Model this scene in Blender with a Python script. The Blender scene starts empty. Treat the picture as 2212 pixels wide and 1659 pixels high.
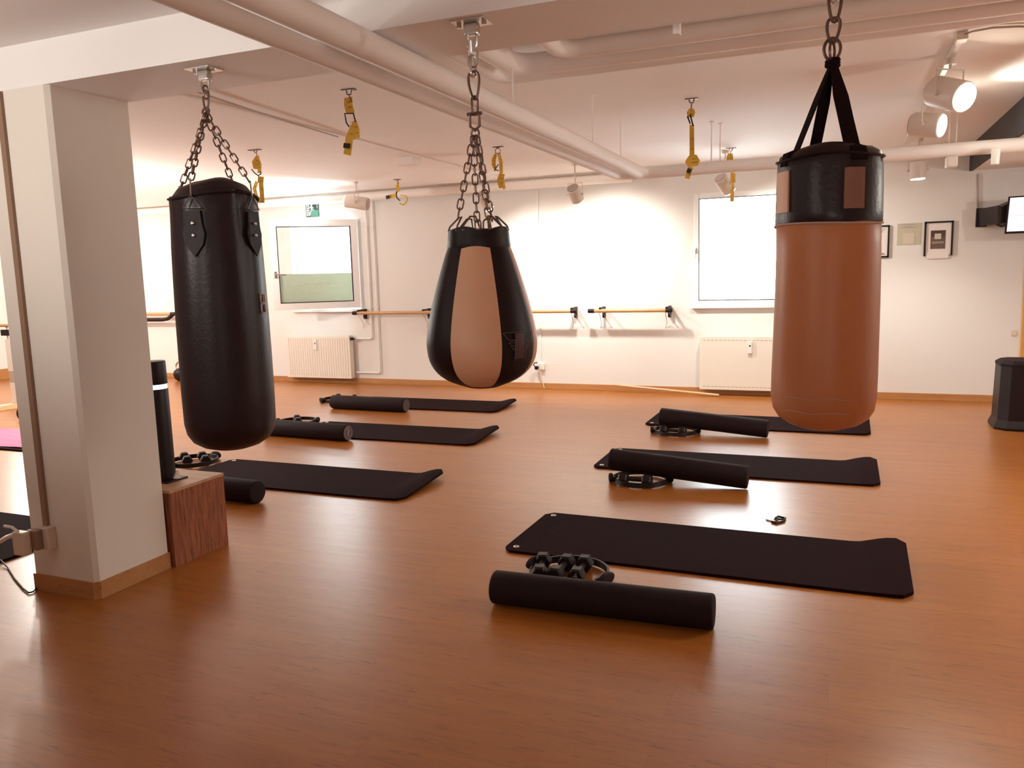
import bpy, bmesh, math, random
from mathutils import Vector, Matrix
random.seed(7)
PI = math.pi
SC = bpy.context.scene
COL = SC.collection
V = Vector

# ------------------------------------------------------------------ materials
def new_mat(name):
    m = bpy.data.materials.new(name); m.use_nodes = True
    nt = m.node_tree
    b = next(n for n in nt.nodes if n.type == 'BSDF_PRINCIPLED')
    return m, nt, b
def N(nt, t, **kw):
    n = nt.nodes.new(t)
    for k, v in kw.items():
        if k in n.inputs: n.inputs[k].default_value = v
        else: setattr(n, k, v)
    return n
def plain(name, col, rough=0.6, metal=0.0, var=0.06, scale=9.0, bump=0.0, bscale=60.0, spec=0.5):
    m, nt, b = new_mat(name)
    tc = N(nt, 'ShaderNodeTexCoord')
    no = N(nt, 'ShaderNodeTexNoise'); no.inputs['Scale'].default_value = scale; no.inputs['Detail'].default_value = 4
    nt.links.new(tc.outputs['Object'], no.inputs['Vector'])
    mx = N(nt, 'ShaderNodeMix'); mx.data_type = 'RGBA'
    a = [max(0, c * (1 - var)) for c in col]; c2 = [min(1, c * (1 + var)) for c in col]
    mx.inputs[6].default_value = (*a, 1); mx.inputs[7].default_value = (*c2, 1)
    nt.links.new(no.outputs['Fac'], mx.inputs[0])
    nt.links.new(mx.outputs[2], b.inputs['Base Color'])
    b.inputs['Roughness'].default_value = rough; b.inputs['Metallic'].default_value = metal
    b.inputs['Specular IOR Level'].default_value = spec
    if bump:
        n2 = N(nt, 'ShaderNodeTexNoise'); n2.inputs['Scale'].default_value = bscale; n2.inputs['Detail'].default_value = 3
        nt.links.new(tc.outputs['Object'], n2.inputs['Vector'])
        bp = N(nt, 'ShaderNodeBump'); bp.inputs['Strength'].default_value = bump; bp.inputs['Distance'].default_value = 0.004
        nt.links.new(n2.outputs['Fac'], bp.inputs['Height']); nt.links.new(bp.outputs['Normal'], b.inputs['Normal'])
    return m
def emit(name, col, s):
    m, nt, b = new_mat(name)
    b.inputs['Base Color'].default_value = (*col, 1)
    b.inputs['Emission Color'].default_value = (*col, 1); b.inputs['Emission Strength'].default_value = s
    return m
def wood(name, c1, c2, c3, axis='x', rough=0.4, planks=False, sc=1.0, bump=0.05):
    m, nt, b = new_mat(name)
    tc = N(nt, 'ShaderNodeTexCoord')
    mp = N(nt, 'ShaderNodeMapping')
    s = {'x': (0.7, 9, 9), 'y': (9, 0.7, 9), 'z': (9, 9, 0.7)}[axis]
    mp.inputs['Scale'].default_value = tuple(k * sc for k in s)
    nt.links.new(tc.outputs['Object'], mp.inputs['Vector'])
    vec = mp.outputs['Vector']
    if planks:
        br = N(nt, 'ShaderNodeTexBrick'); br.offset = 0.37
        br.inputs['Scale'].default_value = 1.0; br.inputs['Mortar Size'].default_value = 0.0012
        br.inputs['Brick Width'].default_value = 1.28; br.inputs['Row Height'].default_value = 0.192
        br.inputs['Color1'].default_value = (0, 0, 0, 1); br.inputs['Color2'].default_value = (1, 1, 1, 1); br.inputs['Mortar'].default_value = (.5, .5, .5, 1)
        nt.links.new(tc.outputs['Object'], br.inputs['Vector'])
        ml = N(nt, 'ShaderNodeVectorMath', operation='SCALE'); ml.inputs['Scale'].default_value = 13.0
        nt.links.new(br.outputs['Color'], ml.inputs[0])
        ad = N(nt, 'ShaderNodeVectorMath', operation='ADD')
        nt.links.new(vec, ad.inputs[0]); nt.links.new(ml.outputs[0], ad.inputs[1]); vec = ad.outputs[0]
    n1 = N(nt, 'ShaderNodeTexNoise'); n1.inputs['Scale'].default_value = 1.6; n1.inputs['Detail'].default_value = 8; n1.inputs['Roughness'].default_value = 0.62; n1.inputs['Distortion'].default_value = 0.5
    nt.links.new(vec, n1.inputs['Vector'])
    cr = N(nt, 'ShaderNodeValToRGB')
    e = cr.color_ramp.elements
    e[0].position = 0.32; e[0].color = (*c2, 1); e[1].position = 0.62; e[1].color = (*c1, 1)
    nt.links.new(n1.outputs['Fac'], cr.inputs['Fac'])
    n2 = N(nt, 'ShaderNodeTexNoise'); n2.inputs['Scale'].default_value = 5.0; n2.inputs['Detail'].default_value = 6; n2.inputs['Roughness'].default_value = 0.75; n2.inputs['Distortion'].default_value = 1.3
    sq = N(nt, 'ShaderNodeMapping'); sq.inputs['Scale'].default_value = (1.9, 1.25, 1) if axis == 'x' else (1, 1, 1)
    nt.links.new(vec, sq.inputs['Vector']); nt.links.new(sq.outputs['Vector'], n2.inputs['Vector'])
    r2 = N(nt, 'ShaderNodeValToRGB'); e = r2.color_ramp.elements
    e[0].position = 0.55; e[0].color = (0, 0, 0, 1); e[1].position = 0.66; e[1].color = (0.8, 0.8, 0.8, 1)
    nt.links.new(n2.outputs['Fac'], r2.inputs['Fac'])
    mx = N(nt, 'ShaderNodeMix'); mx.data_type = 'RGBA'
    nt.links.new(r2.outputs['Color'], mx.inputs[0]); nt.links.new(cr.outputs['Color'], mx.inputs[6]); mx.inputs[7].default_value = (*c3, 1)
    out = mx.outputs[2]
    if planks:
        m2 = N(nt, 'ShaderNodeMix'); m2.data_type = 'RGBA'; m2.blend_type = 'MULTIPLY'
        r3 = N(nt, 'ShaderNodeMapRange'); r3.inputs['To Min'].default_value = 0.965; r3.inputs['To Max'].default_value = 1.035
        nt.links.new(br.outputs['Color'], r3.inputs['Value'])
        m2.inputs[0].default_value = 1.0
        nt.links.new(out, m2.inputs[6]); nt.links.new(r3.outputs[0], m2.inputs[7])
        m3 = N(nt, 'ShaderNodeMix'); m3.data_type = 'RGBA'
        nt.links.new(br.outputs['Fac'], m3.inputs[0]); nt.links.new(m2.outputs[2], m3.inputs[6])
        m3.inputs[7].default_value = (c2[0] * .93, c2[1] * .92, c2[2] * .9, 1)
        out = m3.outputs[2]
    nt.links.new(out, b.inputs['Base Color'])
    b.inputs['Roughness'].default_value = rough
    if planks: b.inputs['Specular IOR Level'].default_value = .75
    if bump:
        bp = N(nt, 'ShaderNodeBump'); bp.inputs['Strength'].default_value = bump; bp.inputs['Distance'].default_value = 0.003
        nt.links.new(n2.outputs['Fac'], bp.inputs['Height']); nt.links.new(bp.outputs['Normal'], b.inputs['Normal'])
    return m
def glass(name):
    m, nt, b = new_mat(name)
    nt.nodes.remove(b)
    out = next(n for n in nt.nodes if n.type == 'OUTPUT_MATERIAL')
    tr = N(nt, 'ShaderNodeBsdfTransparent'); tr.inputs['Color'].default_value = (.96, .985, .98, 1)
    gl = N(nt, 'ShaderNodeBsdfGlossy'); gl.inputs['Roughness'].default_value = 0.02
    fr = N(nt, 'ShaderNodeFresnel'); fr.inputs['IOR'].default_value = 1.45
    mx = N(nt, 'ShaderNodeMixShader')
    nt.links.new(fr.outputs[0], mx.inputs[0]); nt.links.new(tr.outputs[0], mx.inputs[1]); nt.links.new(gl.outputs[0], mx.inputs[2])
    nt.links.new(mx.outputs[0], out.inputs['Surface'])
    return m
def film(name, col, alpha):
    m, nt, b = new_mat(name)
    out = next(n for n in nt.nodes if n.type == 'OUTPUT_MATERIAL')
    b.inputs['Base Color'].default_value = (*col, 1); b.inputs['Roughness'].default_value = 0.5
    tl = N(nt, 'ShaderNodeBsdfTranslucent'); tl.inputs['Color'].default_value = (*col, 1)
    mx = N(nt, 'ShaderNodeMixShader'); mx.inputs[0].default_value = alpha
    nt.links.new(b.outputs[0], mx.inputs[1]); nt.links.new(tl.outputs[0], mx.inputs[2])
    nt.links.new(mx.outputs[0], out.inputs['Surface'])
    return m

WALL = plain('wall_paint', (.76, .735, .71), .75, var=.02, scale=2.0, bump=.12, bscale=120)
CEIL = plain('ceiling_paint', (.90, .865, .845), .8, var=.02, scale=1.5, bump=.1, bscale=60)
PILLAR = plain('pillar_paint', (.80, .735, .665), .7, var=.02, scale=2, bump=.08, bscale=90)
PIPE = plain('pipe_paint', (.86, .80, .76), .62, var=.02, scale=5)
WHITE = plain('white_lacquer', (.82, .79, .76), .35, var=.01)
PVC = plain('window_plastic', (.86, .85, .86), .3, var=.01)
RADI = plain('radiator_enamel', (.80, .74, .66), .35, var=.015)
FLOOR = wood('laminate_floor', (.385, .137, .024), (.33, .105, .016), (.17, .046, .007), 'x', .30, True, 1.0, .04)
BASEW = wood('skirting_wood', (.50, .24, .09), (.43, .19, .065), (.30, .11, .04), 'x', .4, False, 1.4, .03)
BARW = wood('barre_wood', (.60, .33, .16), (.50, .25, .11), (.38, .17, .07), 'x', .35, False, 2.0, .02)
STICKW = wood('stick_wood', (.72, .50, .30), (.62, .40, .22), (.5, .3, .15), 'x', .4, False, 2.0, .02)
DOORW = wood('door_wood', (.70, .36, .10), (.60, .28, .07), (.45, .2, .05), 'z', .4, False, 1.0, .02)
BOXW = wood('plywood_top', (.52, .30, .17), (.42, .22, .12), (.3, .14, .07), 'x', .5, False, 1.5, .03)
BOXS = wood('plywood_striped_edge', (.38, .125, .05), (.15, .040, .016), (.08, .022, .01), 'z', .85, False, 5.5, .05)
BLKWOOD = wood('black_stained_wood', (.022, .013, .010), (.008, .005, .004), (.06, .04, .028), 'y', .6, False, 1.5, .06)
LEATHER = plain('black_leather', (.017, .0072, .0088), .38, var=.2, scale=14, bump=.22, bscale=70, spec=.30)
LEATHER2 = plain('black_vinyl', (.0125, .0045, .0052), .48, var=.2, scale=10, bump=.15, bscale=50, spec=.22)
TAN = plain('tan_leather', (.45, .165, .068), .42, var=.10, scale=6, bump=.12, bscale=30, spec=.3)
CREAM = plain('cream_leather', (.60, .32, .195), .5, var=.06, scale=8, bump=.12, bscale=40)
PATCHM = plain('brown_patch', (.22, .10, .07), .6, var=.15, scale=20)
STITCH = plain('pale_piping', (.45, .30, .24), .6)
WEB = plain('black_webbing', (.012, .0045, .005), .85, var=.2, scale=80, spec=.1)
STEEL = plain('chain_steel', (.17, .105, .085), .38, .75, var=.1, scale=30)
CHROME = plain('chrome', (.62, .58, .55), .22, .9, var=.03)
BLACK = plain('black_plastic', (.012, .005, .0055), .45, var=.1, spec=.3)
BLACKM = plain('black_foam', (.0135, .0045, .0050), .75, var=.15, scale=25, bump=.12, bscale=180, spec=.22)
MATM = plain('black_mat_rubber', (.0155, .0042, .0048), .9, var=.15, scale=25, bump=.1, bscale=220, spec=.06)
GREYT = plain('embossed_grey', (.024, .012, .013), .9, spec=.1)
DISC = plain('roller_end_foam', (.10, .065, .065), .7)
GREYLIGHT = plain('roller_end_print', (.30, .24, .24), .6)
EYE = plain('eyelet_metal', (.75, .62, .58), .3, .6)
YELLOW = plain('yellow_webbing', (.66, .39, .045), .75, var=.12, scale=40)
LABELK = plain('black_label', (.02, .012, .012), .7)
PINK = plain('pink_towel', (.42, .14, .26), .8, var=.05, scale=8, bump=.2, bscale=40)
GREEN = plain('exit_green', (.10, .36, .26), .5, var=.02)
DKGREEN = plain('exit_dark_green', (.03, .09, .085), .5, var=.02)
SIGNW = plain('sign_white', (.9, .92, .92), .5, var=.01)
NOTICE = plain('notice_paper', (.52, .49, .36), .7, var=.03)
PALEN = plain('notice_pale', (.62, .54, .44), .7, var=.03)
PAPER = plain('white_paper', (.80, .73, .70), .8, var=.02)
INK = plain('dark_ink', (.10, .075, .065), .8)
INKL = plain('pale_ink', (.45, .38, .35), .8)
PHOTO = plain('dark_photo_print', (.14, .085, .065), .6, var=.5, scale=25)
PHOTOD = plain('darker_photo_print', (.07, .035, .03), .6, var=.3, scale=25)
MAROON = plain('maroon_emblem', (.050, .006, .012), .55)
EMBL = plain('grey_emblem_line', (.075, .05, .052), .55)
SCREEN = emit('lit_screen', (.88, .90, 1.0), .56)
SCRTXT = emit('screen_text', (.60, .62, .76), .42)
GLASS = glass('window_glass')
FILM = film('green_window_film', (.56, .60, .50), .42)
FILMT = film('pale_film_lettering', (.86, .86, .76), .45)
LAMP = emit('lamp_glow', (1.0, .88, .70), 26.0)
LED = emit('blue_led_ring', (.30, .42, 1.0), 5.0)
LEDW = emit('white_led', (.85, .9, 1.0), 6.0)
SPOTW = plain('spot_housing', (.70, .62, .56), .4, var=.02)
SPOTD = plain('spot_rear_plate', (.42, .34, .30), .5, var=.03)
SOCK = plain('socket_plastic', (.72, .60, .50), .4, var=.02)
SOCKD = plain('socket_brown', (.30, .18, .12), .5, var=.03)
CLEARW = plain('barre_post_white', (.85, .82, .78), .35, var=.01)
CLEARG = plain('barre_post_grey', (.52, .45, .40), .35, var=.02)

# ------------------------------------------------------------------ mesh building
ABS = {}
class MB:
    def __init__(s): s.bm = bmesh.new(); s.mats = []; s.cur = 0
    def mat(s, m):
        if m not in s.mats: s.mats.append(m)
        s.cur = s.mats.index(m); return s
    def _f(s, vs, smooth=False):
        try:
            f = s.bm.faces.new(vs); f.material_index = s.cur; f.smooth = smooth; return f
        except ValueError: return None
    def box(s, lo, hi, bev=0.0, rot=None, pivot=None, taper=None):
        c = [V((x, y, z)) for z in (lo[2], hi[2]) for y in (lo[1], hi[1]) for x in (lo[0], hi[0])]
        if rot is not None:
            p = V(pivot) if pivot else (V(lo) + V(hi)) / 2
            c = [rot @ (k - p) + p for k in c]
        b2 = bmesh.new() if bev else s.bm
        vs = [b2.verts.new(k) for k in c]
        fs = [(0, 2, 3, 1), (4, 5, 7, 6), (0, 1, 5, 4), (2, 6, 7, 3), (0, 4, 6, 2), (1, 3, 7, 5)]
        for f in fs:
            g = b2.faces.new([vs[i] for i in f])
            if not bev: g.material_index = s.cur
        if bev:
            bmesh.ops.bevel(b2, geom=b2.edges[:], offset=bev, segments=2, affect='EDGES', profile=0.6)
            s.merge(b2)
        return s
    def merge(s, b2, smooth=None):
        mp = {v: s.bm.verts.new(v.co) for v in b2.verts}
        for f in b2.faces:
            s._f([mp[v] for v in f.verts], f.smooth if smooth is None else smooth)
        b2.free()
    def rings(s, rings, close_u=True, cap=(True, True), smooth=True):
        vr = [[s.bm.verts.new(p) for p in r] for r in rings]
        n = len(vr[0])
        for a, b in zip(vr[:-1], vr[1:]):
            for i in range(n if close_u else n - 1):
                j = (i + 1) % n
                s._f([a[i], a[j], b[j], b[i]], smooth)
        if cap[0]: s._f(list(reversed(vr[0])))
        if cap[1]: s._f(vr[-1])
        return vr
    def tube(s, pts, r, seg=10, closed=False, cap=True):
        pts = [V(p) for p in pts]; n = len(pts)
        rr = r if isinstance(r, (list, tuple)) else [r] * n
        rings = []; up = None
        for i, p in enumerate(pts):
            a = pts[(i - 1) % n] if (closed or i > 0) else p
            b = pts[(i + 1) % n] if (closed or i < n - 1) else p
            d = (b - a).normalized()
            if up is None:
                up = d.orthogonal().normalized()
            up = (up - d * up.dot(d))
            up = up.normalized() if up.length > 1e-6 else d.orthogonal().normalized()
            w = d.cross(up)
            rings.append([p + (up * math.cos(2 * PI * k / seg) + w * math.sin(2 * PI * k / seg)) * rr[i] for k in range(seg)])
        if closed: rings.append(rings[0])
        if closed:
            vr = [[s.bm.verts.new(q) for q in r_] for r_ in rings[:-1]]
            # align seam
            m = len(vr)
            off = min(range(seg), key=lambda o: sum((vr[-1][k].co - vr[0][(k + o) % seg].co).length for k in range(seg)))
            for i in range(m):
                a = vr[i]; b = vr[(i + 1) % m]; o = off if i == m - 1 else 0
                for k in range(seg):
                    s._f([a[k], a[(k + 1) % seg], b[(k + 1 + o) % seg], b[(k + o) % seg]], True)
        else:
            s.rings(rings, True, (cap, cap), True)
        return s
    def cyl(s, a, b, r0, r1=None, seg=20, bev=0.0):
        r1 = r0 if r1 is None else r1
        a, b = V(a), V(b); d = (b - a).normalized(); u = d.orthogonal().normalized(); w = d.cross(u)
        def ring(p, r): return [p + (u * math.cos(2 * PI * k / seg) + w * math.sin(2 * PI * k / seg)) * r for k in range(seg)]
        if bev:
            L = (b - a).length
            pr = []
            for t in range(4):
                an = PI / 2 * t / 3
                pr.append((a + d * bev * (1 - math.sin(an)), r0 - bev * (1 - math.cos(PI / 2 - (PI / 2 - an))) if False else r0 - bev * (1 - math.sin(an))))
            pr = [(a + d * bev * (1 - math.cos(PI / 2 * t / 3)), r0 - bev * (1 - math.sin(PI / 2 * t / 3))) for t in range(4)]
            pr2 = [(b - d * bev * (1 - math.cos(PI / 2 * t / 3)), r1 - bev * (1 - math.sin(PI / 2 * t / 3))) for t in (3, 2, 1, 0)]
            vr = s.rings([ring(p, r) for p, r in pr + pr2], True, (True, True), True)
        else:
            s.rings([ring(a, r0), ring(b, r1)], True, (True, True), True)
        return s
    def lathe(s, prof, c=(0, 0), seg=48, cap=(True, True), fn=None):
        rings = []
        for i, (r, z) in enumerate(prof):
            ring = []
            for k in range(seg):
                a = 2 * PI * k / seg
                p = V((c[0] + r * math.cos(a), c[1] + r * math.sin(a), z))
                if fn: p = fn(p, a, i)
                ring.append(p)
            rings.append(ring)
        s.rings(rings, True, cap, True); return s
    def prism(s, pts, d):          # planar polygon (3d pts) extruded by vector d
        a = [s.bm.verts.new(V(p)) for p in pts]; b = [s.bm.verts.new(V(p) + V(d)) for p in pts]
        s._f(a); s._f(list(reversed(b)))
        n = len(a)
        for i in range(n): s._f([a[i], b[i], b[(i + 1) % n], a[(i + 1) % n]])
        return s
    def ribbon(s, pts, ws, th, nrm):   # pts 3d centreline, width across (tangent x nrm), thickness along nrm
        nrm = V(nrm).normalized(); pts = [V(p) for p in pts]; n = len(pts); rings = []
        for i in range(n):
            d = (pts[min(i + 1, n - 1)] - pts[max(i - 1, 0)]).normalized()
            w = d.cross(nrm).normalized() * ws[i] / 2; h = nrm * th / 2
            rings.append([pts[i] - w - h, pts[i] + w - h, pts[i] + w + h, pts[i] - w + h])
        s.rings(rings, True, (True, True), False); return s
    def build(s, name, mat=None, parent=None, origin=None, smooth_angle=40):
        bmesh.ops.remove_doubles(s.bm, verts=s.bm.verts[:], dist=1e-6)
        bmesh.ops.recalc_face_normals(s.bm, faces=s.bm.faces[:])
        me = bpy.data.meshes.new(name)
        if parent is not None: base = ABS[parent]
        elif origin is not None: base = V(origin)
        else:
            zs = [v.co for v in s.bm.verts]
            lo = V((min(p.x for p in zs), min(p.y for p in zs), min(p.z for p in zs))); hi = V((max(p.x for p in zs), max(p.y for p in zs), max(p.z for p in zs)))
            base = V(((lo.x + hi.x) / 2, (lo.y + hi.y) / 2, lo.z))
        for v in s.bm.verts: v.co -= base
        for e in s.bm.edges:
            if len(e.link_faces) == 2 and e.calc_face_angle(0) > math.radians(smooth_angle): e.smooth = False
        s.bm.to_mesh(me); s.bm.free()
        for m in (s.mats or [mat]): me.materials.append(m)
        o = bpy.data.objects.new(name, me); COL.objects.link(o)
        if parent is not None: o.parent = parent
        else: o.location = base
        ABS[o] = base
        return o
def tag(o, label=None, cat=None, group=None, kind=None):
    if label: o['label'] = label
    if cat: o['category'] = cat
    if group: o['group'] = group
    if kind: o['kind'] = kind
    return o
def thing(name, loc, label, cat, group=None):
    o = bpy.data.objects.new(name, None); COL.objects.link(o); o.location = loc; o.empty_display_size = .1
    ABS[o] = V(loc); return tag(o, label, cat, group)
def copy_thing(root, loc, rotz, label):
    r = root.copy(); COL.objects.link(r); r.location = loc; r.rotation_euler = (0, 0, rotz); r['label'] = label; ABS[r] = V(loc)
    for ch in list(root.children):
        c = ch.copy(); COL.objects.link(c); c.parent = r
        for g in list(ch.children):
            if g.name.startswith('printed'): continue
            d = g.copy(); COL.objects.link(d); d.parent = c
    return r
def struct(mb, name, mat=None, origin=None):
    o = mb.build(name, mat, origin=origin or (0, 0, 0)); o['kind'] = 'structure'; return o
def text_mesh(mb, body, size, M, depth=.001):
    cu = bpy.data.curves.new('lettering', 'FONT'); cu.body = body; cu.size = size; cu.extrude = depth / 2; cu.align_x = 'CENTER'; cu.align_y = 'CENTER'
    cu.resolution_u = 3
    ob = bpy.data.objects.new('lettering', cu)
    COL.objects.link(ob); bpy.context.view_layer.update()
    dg = bpy.context.evaluated_depsgraph_get()
    me = bpy.data.meshes.new_from_object(ob.evaluated_get(dg))
    b2 = bmesh.new(); b2.from_mesh(me); bmesh.ops.transform(b2, matrix=M, verts=b2.verts[:])
    mb.merge(b2, False)
    bpy.data.objects.remove(ob); bpy.data.curves.remove(cu); bpy.data.meshes.remove(me)
def frame(o, x, y, z):   # matrix from origin and three axes
    M = Matrix.Identity(4)
    for i, a in enumerate((V(x).normalized(), V(y).normalized(), V(z).normalized())):
        for r in range(3): M[r][i] = a[r]
    for r in range(3): M[r][3] = V(o)[r]
    return M

# ------------------------------------------------------------------ camera
cam = bpy.data.cameras.new('camera'); co = bpy.data.objects.new('camera', cam); COL.objects.link(co)
R = ((0.92597594, 0.02590608, -0.37669277), (0.37659017, -0.1356472, 0.91639494), (-0.02735712, -0.99041845, -0.13536201))
co.matrix_world = Matrix(((R[0][0], -R[0][1], -R[0][2], 0), (R[1][0], -R[1][1], -R[1][2], 0), (R[2][0], -R[2][1], -R[2][2], 1.38), (0, 0, 0, 1)))
cam.sensor_width = 36; cam.lens = 36 * 1725.3 / 2212; cam.clip_start = .05
SC.camera = co

# ------------------------------------------------------------------ room
XL, XR, YF, YB, ZC = -11.9, 4.2, -2.2, 9.02, 2.49
struct(MB().box((XL - .2, YF - .2, -.1), (XR + .2, YB + .35, 0)), 'floor', FLOOR)
m = MB().box((XL - .2, 2.3, ZC), (XR + .2, YB + .35, ZC + .15))
m.box((XL, 2.86, ZC - .012), (-3.62, 8.76, ZC + .01))
struct(m, 'ceiling', CEIL)
struct(MB().box((XL - .2, YF - .2, 2.375), (XR + .2, 2.44, 2.64)), 'ceiling_front', CEIL)
W1 = (-6.885, -5.83, 1.0, 2.165); W2 = (-1.50, -.45, .985, 2.20)
m = MB()
for x0, x1, z0, z1 in ((XL - .2, W1[0], 0, 2.6), (W1[0], W1[1], 0, W1[2]), (W1[0], W1[1], W1[3], 2.6), (W1[1], W2[0], 0, 2.6), (W2[0], W2[1], 0, W2[2]), (W2[0], W2[1], W2[3], 2.6), (W2[1], XR + .2, 0, 2.6)):
    m.box((x0, YB, z0), (x1, YB + .32, z1))
struct(m, 'wall_back', WALL)
struct(MB().box((XL - .2, YF, 0), (XL, YB, 2.6)), 'wall_left', WALL)
struct(MB().box((XR, YF, 0), (XR + .2, YB, 2.6)), 'wall_right', WALL)
struct(MB().box((XL, YF - .2, 0), (XR, YF, 2.6)), 'wall_front', WALL)
m = MB().box((XL, YB - .016, 0), (1.60, YB, .072), .003)
struct(m, 'baseboard_back', BASEW)
struct(MB().box((XL, YF, 0), (XL + .016, YB, .16), .003), 'baseboard_left', BASEW)
# beam carrying the bags, on its pillar
struct(MB().box((XL, 2.435, 2.203), (XR, 2.84, 2.56)), 'beam', CEIL)
PX0, PX1, PY0, PY1 = -3.40, -3.016, 2.4325, 2.84
pts = [(PX0, PY0, 0), (PX1 - .018, PY0, 0), (PX1, PY0 + .018, 0), (PX1, PY1, 0), (PX0, PY1, 0)]
struct(MB().prism(pts, (0, 0, 2.203)), 'pillar', PILLAR)
q = .008
pts = [(PX0 - q, PY0 - q, 0), (PX1 - .016, PY0 - q, 0), (PX1 + q, PY0 + .014, 0), (PX1 + q, PY1 + q, 0), (PX0 - q, PY1 + q, 0)]
struct(MB().prism(pts, (0, 0, .078)), 'baseboard_pillar', BASEW)
# black clad downstand at the upper right
m = MB().mat(BLKWOOD).box((1.13, 4.0, 2.252), (1.16, YB, 2.49)).mat(CEIL).box((1.16, 4.0, 2.256), (2.6, YB, 2.485))
struct(m, 'beam_right', None)

# windows
def window_fixed(name, W):
    x0, x1, z0, z1 = W
    m = MB(); t = .058; y0, y1 = YB + .02, YB + .085
    y0 = YB - .012
    m.box((x0, y0, z0), (x0 + t, y1, z1), .006); m.box((x1 - t, y0, z0), (x1, y1, z1), .006)
    m.box((x0 + t, y0, z0), (x1 - t, y1, z0 + t), .006); m.box((x0 + t, y0, z1 - t), (x1 - t, y1, z1), .006)
    f = m.build(name, PVC, origin=((x0 + x1) / 2, YB, z0)); f['kind'] = 'structure'
    m = MB(); g = .006
    for a, b in (((x0 + t, y0 - .004, z0 + t), (x0 + t + g, y0 + .03, z1 - t)), ((x1 - t - g, y0 - .004, z0 + t), (x1 - t, y0 + .03, z1 - t)), ((x0 + t, y0 - .004, z0 + t), (x1 - t, y0 + .03, z0 + t + g)), ((x0 + t, y0 - .004, z1 - t - g), (x1 - t, y0 + .03, z1 - t))):
        m.box(a, b)
    m.build('gasket', BLACK, f)
    MB().box((x0 + t, y0 + .03, z0 + t), (x1 - t, y0 + .038, z1 - t)).build('glass', GLASS, f)
    m = MB(); hz = z0 + .61; m.box((x0 + .012, y0 - .012, hz - .04), (x0 + .036, y0, hz + .03), .003); m.cyl((x0 + .024, y0 - .03, hz + .01), (x0 + .024, y0 - .03, hz - .1), .008, seg=10); m.cyl((x0 + .024, y0, hz + .01), (x0 + .024, y0 - .03, hz + .01), .008, seg=10)
    m.build('handle', CHROME, f)
    MB().box((x0 - .015, YB - .05, z0 - .03), (x1 + .03, YB + .02, z0), .004).build('sill', WHITE, f)
    return f
window_fixed('window_2', W2)
# window 1: outer frame in the wall, sash swung inwards on its right-hand hinge
x0, x1, z0, z1 = W1
m = MB(); t = .045
for a, b in (((x0, YB + .1, z0), (x0 + t, YB + .17, z1)), ((x1 - t, YB + .1, z0), (x1, YB + .17, z1)), ((x0 + t, YB + .1, z0), (x1 - t, YB + .17, z0 + t)), ((x0 + t, YB + .1, z1 - t), (x1 - t, YB + .17, z1))): m.box(a, b, .004)
w1 = m.build('window_1', PVC, origin=((x0 + x1) / 2, YB, z0)); w1['kind'] = 'structure'
MB().box((x0 - .02, YB - .06, z0 - .045), (x1 + .04, YB + .1, z0 - .006), .004).build('sill', WHITE, w1)
hinge = V((-5.825, YB - .012, 0)); th = math.radians(39.5); SW = 1.09; sz0, sz1 = 1.013, 2.145
ex = V((-math.cos(th), -math.sin(th), 0)); ey = V((math.sin(th), -math.cos(th), 0))   # along sash, towards room
def sash_pt(a, b, z): return hinge + ex * a + ey * b + V((0, 0, z))
def sash_box(mb, a0, a1, b0, b1, z0_, z1_):
    c = [sash_pt(a, b, z) for z in (z0_, z1_) for b in (b0, b1) for a in (a0, a1)]
    vs = [mb.bm.verts.new(k) for k in c]
    for f in [(0, 2, 3, 1), (4, 5, 7, 6), (0, 1, 5, 4), (2, 6, 7, 3), (0, 4, 6, 2), (1, 3, 7, 5)]: mb._f([vs[i] for i in f])
m = MB(); t = .085
sash_box(m, 0, t, 0, .06, sz0, sz1); sash_box(m, SW - t, SW, 0, .06, sz0, sz1); sash_box(m, t, SW - t, 0, .06, sz0, sz0 + t); sash_box(m, t, SW - t, 0, .06, sz1 - t, sz1)
sash = m.build('sash', PVC, w1)
m = MB(); g = .010
sash_box(m, t, t + .013, .03, .062, sz0 + t, sz1 - t); sash_box(m, SW - t - g, SW - t, .03, .062, sz0 + t, sz1 - t); sash_box(m, t, SW - t, .03, .062, sz0 + t, sz0 + t + g); sash_box(m, t, SW - t, .03, .062, sz1 - t - g, sz1 - t)
m.build('gasket', BLACK, sash)
m = MB(); sash_box(m, t, SW - t, .026, .032, sz0 + t, sz1 - t); m.build('glass', GLASS, sash)
m = MB(); sash_box(m, t + .014, SW - t - g, .036, .038, sz0 + t + g, 1.467); ban = m.build('banner', FILM, sash); ban['label'] = 'grey green window film strip with pale lettering'
m = MB(); cen = sash_pt(SW / 2 + .02, .040, 1.30)
text_mesh(m, "IT'S DER BAR WOLO-AGGE,", .046, frame(cen + V((0, 0, .032)), -ex, (0, 0, 1), ey), .002)
text_mesh(m, "TOB AN ON THE", .046, frame(cen - V((0, 0, .025)) + ex * .0, -ex, (0, 0, 1), ey), .002)
m.build('lettering', FILMT, sash)
m = MB(); sash_box(m, SW - .062, SW - .035, .06, .072, 1.42, 1.50); m.tube([sash_pt(SW - .048, .065, 1.465), sash_pt(SW - .048, .105, 1.465), sash_pt(SW - .17, .105, 1.46)], .01, 8)
m.build('handle', CHROME, sash)
# door on the far right of the back wall
d = MB().box((1.637, YB - .025, 0), (1.72, YB + .05, 2.05), .004).box((2.56, YB - .025, 0), (2.64, YB + .05, 2.05), .004).box((1.72, YB - .025, 1.98), (2.56, YB + .05, 2.05), .004).build('door_1', DOORW, origin=(2.14, YB, 0)); d['kind'] = 'structure'
MB().box((1.72, YB - .012, .01), (2.56, YB + .02, 1.98)).build('panel', DOORW, d)

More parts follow.
